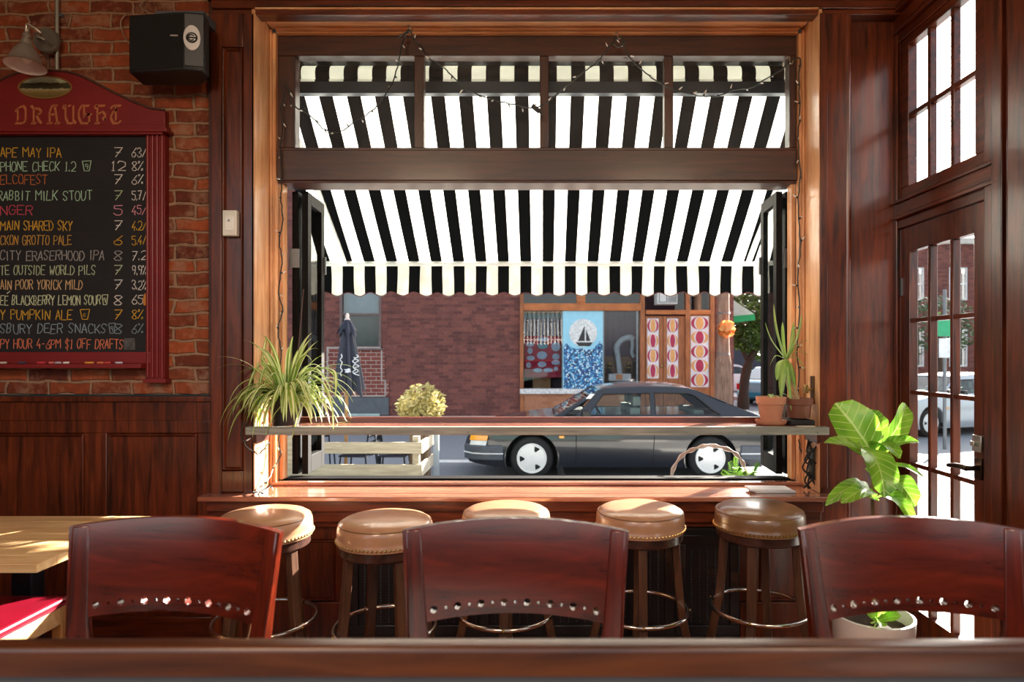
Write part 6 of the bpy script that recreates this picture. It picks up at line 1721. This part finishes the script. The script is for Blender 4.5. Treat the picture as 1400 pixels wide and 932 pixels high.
# window box outside with fern and bent clear hose
t = thing('window_box', 'dark window box with a bright green fern outside the sill', 'planter', (PX(1000, 3.62), 3.60, .40))
m = MB(); m.box(.45, 1.15, 3.47, 3.68, .48, .655); m.build('trough', plain('dark_trough', srgb(52, 44, 40), .7), t, world=True, bevel=.006)
m = MB(); m.box(.47, 1.13, 3.49, 3.66, .655, .662); m.build('potting_soil', soil, t, world=True)
m = MB(); r_ = random.Random(14)
for k, (tip, bs) in enumerate((((998, 632), (1003, 660)), ((1012, 640), (1005, 660)), ((988, 645), (1000, 662)), ((1020, 646), (1006, 661)), ((1036, 634), (1028, 662)), ((1006, 626), (1004, 660)), ((992, 652), (1000, 662)), ((1030, 648), (1018, 662)))):
    A = P(*bs, 3.60); B = P(*tip, 3.56+.02*(k % 3)); pts = spline([A, (A+B)/2+Vector((0, 0, .02)), B], 6)
    m.tube(pts, .0015, 4)
    for i in range(2, len(pts)):
        d = (pts[i]-pts[i-1]).normalized(); s_ = d.cross(Vector((0, -1, .2))).normalized(); L = .030*(1-.6*i/len(pts))
        for q in (-1, 1):
            e = pts[i]+s_*q*L+d*.008; m.add([pts[i]-d*.006, e, pts[i]+d*.006, (pts[i]+e)/2+Vector((0, -.003, 0))], [(0, 1, 2)])
m.build('fern', leafy('fern_leaf', srgb(62, 96, 30), srgb(104, 140, 56), .25), t, world=True, fix=False)
m = MB(); pts = spline([P(*q, 3.58) for q in ((917, 664), (920, 642), (932, 623), (948, 614), (966, 609), (985, 611), (1003, 618), (1014, 630), (1021, 648), (1023, 664))], 8)
rs = [.010+.0035*math.sin(i*.9) for i in range(len(pts))]
m.tube(pts, rs, 10)
def tube_mat():
    mt, nt, out = newmat('rippled_clear_tube')
    a = node(nt, 'ShaderNodeBsdfTransparent'); a.inputs[0].default_value = (.86, .80, .76, 1)
    b = node(nt, 'ShaderNodeBsdfPrincipled', Roughness=.12); b.inputs['Base Color'].default_value = rgba(srgb(196, 180, 170)); b.inputs['Coat Weight'].default_value = .6
    mx = node(nt, 'ShaderNodeMixShader'); mx.inputs[0].default_value = .55
    nt.links.new(a.outputs[0], mx.inputs[1]); nt.links.new(b.outputs[0], mx.inputs[2]); nt.links.new(mx.outputs[0], out.inputs[0]); return mt
o = m.build('bent_tube', tube_mat()); tag(o, 'translucent rippled tube bent into an arch over the rear wheel', 'tube')

# ---- side street seen through the door: sign, houses, tree
t = thing('street_sign', 'small green over white street sign on a thin post beyond the door', 'sign', (7.55, 12.0, ST))
m = MB(); m.tube([(7.55, 12.0, ST), (7.55, 12.0, 2.6)], .03, 10); m.build('post', steel_grey, t, world=True)
m = MB(); m.box(7.40, 7.74, 11.955, 11.97, 1.72, 2.02); m.build('green_plate', plain('sign_green', srgb(60, 170, 120), .5), t, world=True, bevel=.003)
m = MB(); m.box(7.42, 7.72, 11.955, 11.97, 1.32, 1.68); m.build('white_plate', white_m, t, world=True, bevel=.003)
def row_house(name_label, x0, x1, y, h, wall_m, nwin, seedv):
    t = thing('row_house', name_label, 'building', ((x0+x1)/2, y, SW))
    wz = [(SW+1.1, SW+2.7)]+([(SW+3.9, SW+5.3)] if h > 5.6 else [])
    hs_ = []
    wd = (x1-x0)/nwin
    for k in range(nwin):
        for (a, b_) in wz: hs_.append((x0+wd*(k+.28), x0+wd*(k+.72), a, b_))
    m = MB(); m.walls(x0, x1, SW, h, hs_, y, y+.25); m.build('wall', wall_m, t, world=True)
    m = MB(); m.box(x0-.0, x1, y-.18, y+.05, h, h+.25); m.build('cornice', plain('cornice_%d' % seedv, srgb(200, 194, 184), .7), t, world=True, bevel=.02)
    m = MB(); m.box(x0, x1, y+5.0, y+5.2, SW, h); m.build('rear_wall', wall_m, t, world=True)
    for (a, b_, c_, d) in hs_:
        m = MB(); m.frame_xz(a, b_, c_, d, .07, y+.05, y+.15); m.box(a, b_, y+.06, y+.13, (c_+d)/2-.03, (c_+d)/2+.03); f = m.build('window', white_m, t, world=True)
        m = MB(); m.box(a, b_, y+.14, y+.146, c_, d); m.build('pane', glass_dark, f, world=True)
        m = MB(); m.box(a, b_, y+.4, y+.42, c_, d); m.build('blind', plain('blind_%d' % (seedv*10+len(m.v) % 7), srgb(150, 156, 160), .8), f, world=True)
row_house('red brick row house on the side street, seen through the door', 13.0, 18.5, 27.0, 6.0, brick_out, 3, 1)
row_house('pale grey row house next to the red brick one on the side street', 18.6, 25.0, 27.0, 5.4, plain('pale_render', srgb(196, 196, 192), .9), 3, 2)
t = thing('side_street_tree', 'dark leafed tree on the side street before the brick row house', 'tree', (13.6, 22.0, ST))
r_ = random.Random(44); m = MB(); crown(m, (13.6, 22, 2.3), (1.2, 1.2, 1.1), 900, .1, r_); m.build('foliage', leafy('dark_tree_leaf', srgb(50, 70, 40), srgb(96, 116, 66), .3), t, world=True, fix=False)
m = MB(); m.tube([(13.6, 22, ST), (13.65, 22, 1.0), (13.6, 22, 2.2)], [.15, .11, .07], 10); m.build('trunk', plain('tree_bark', srgb(80, 64, 52), .95), t, world=True)
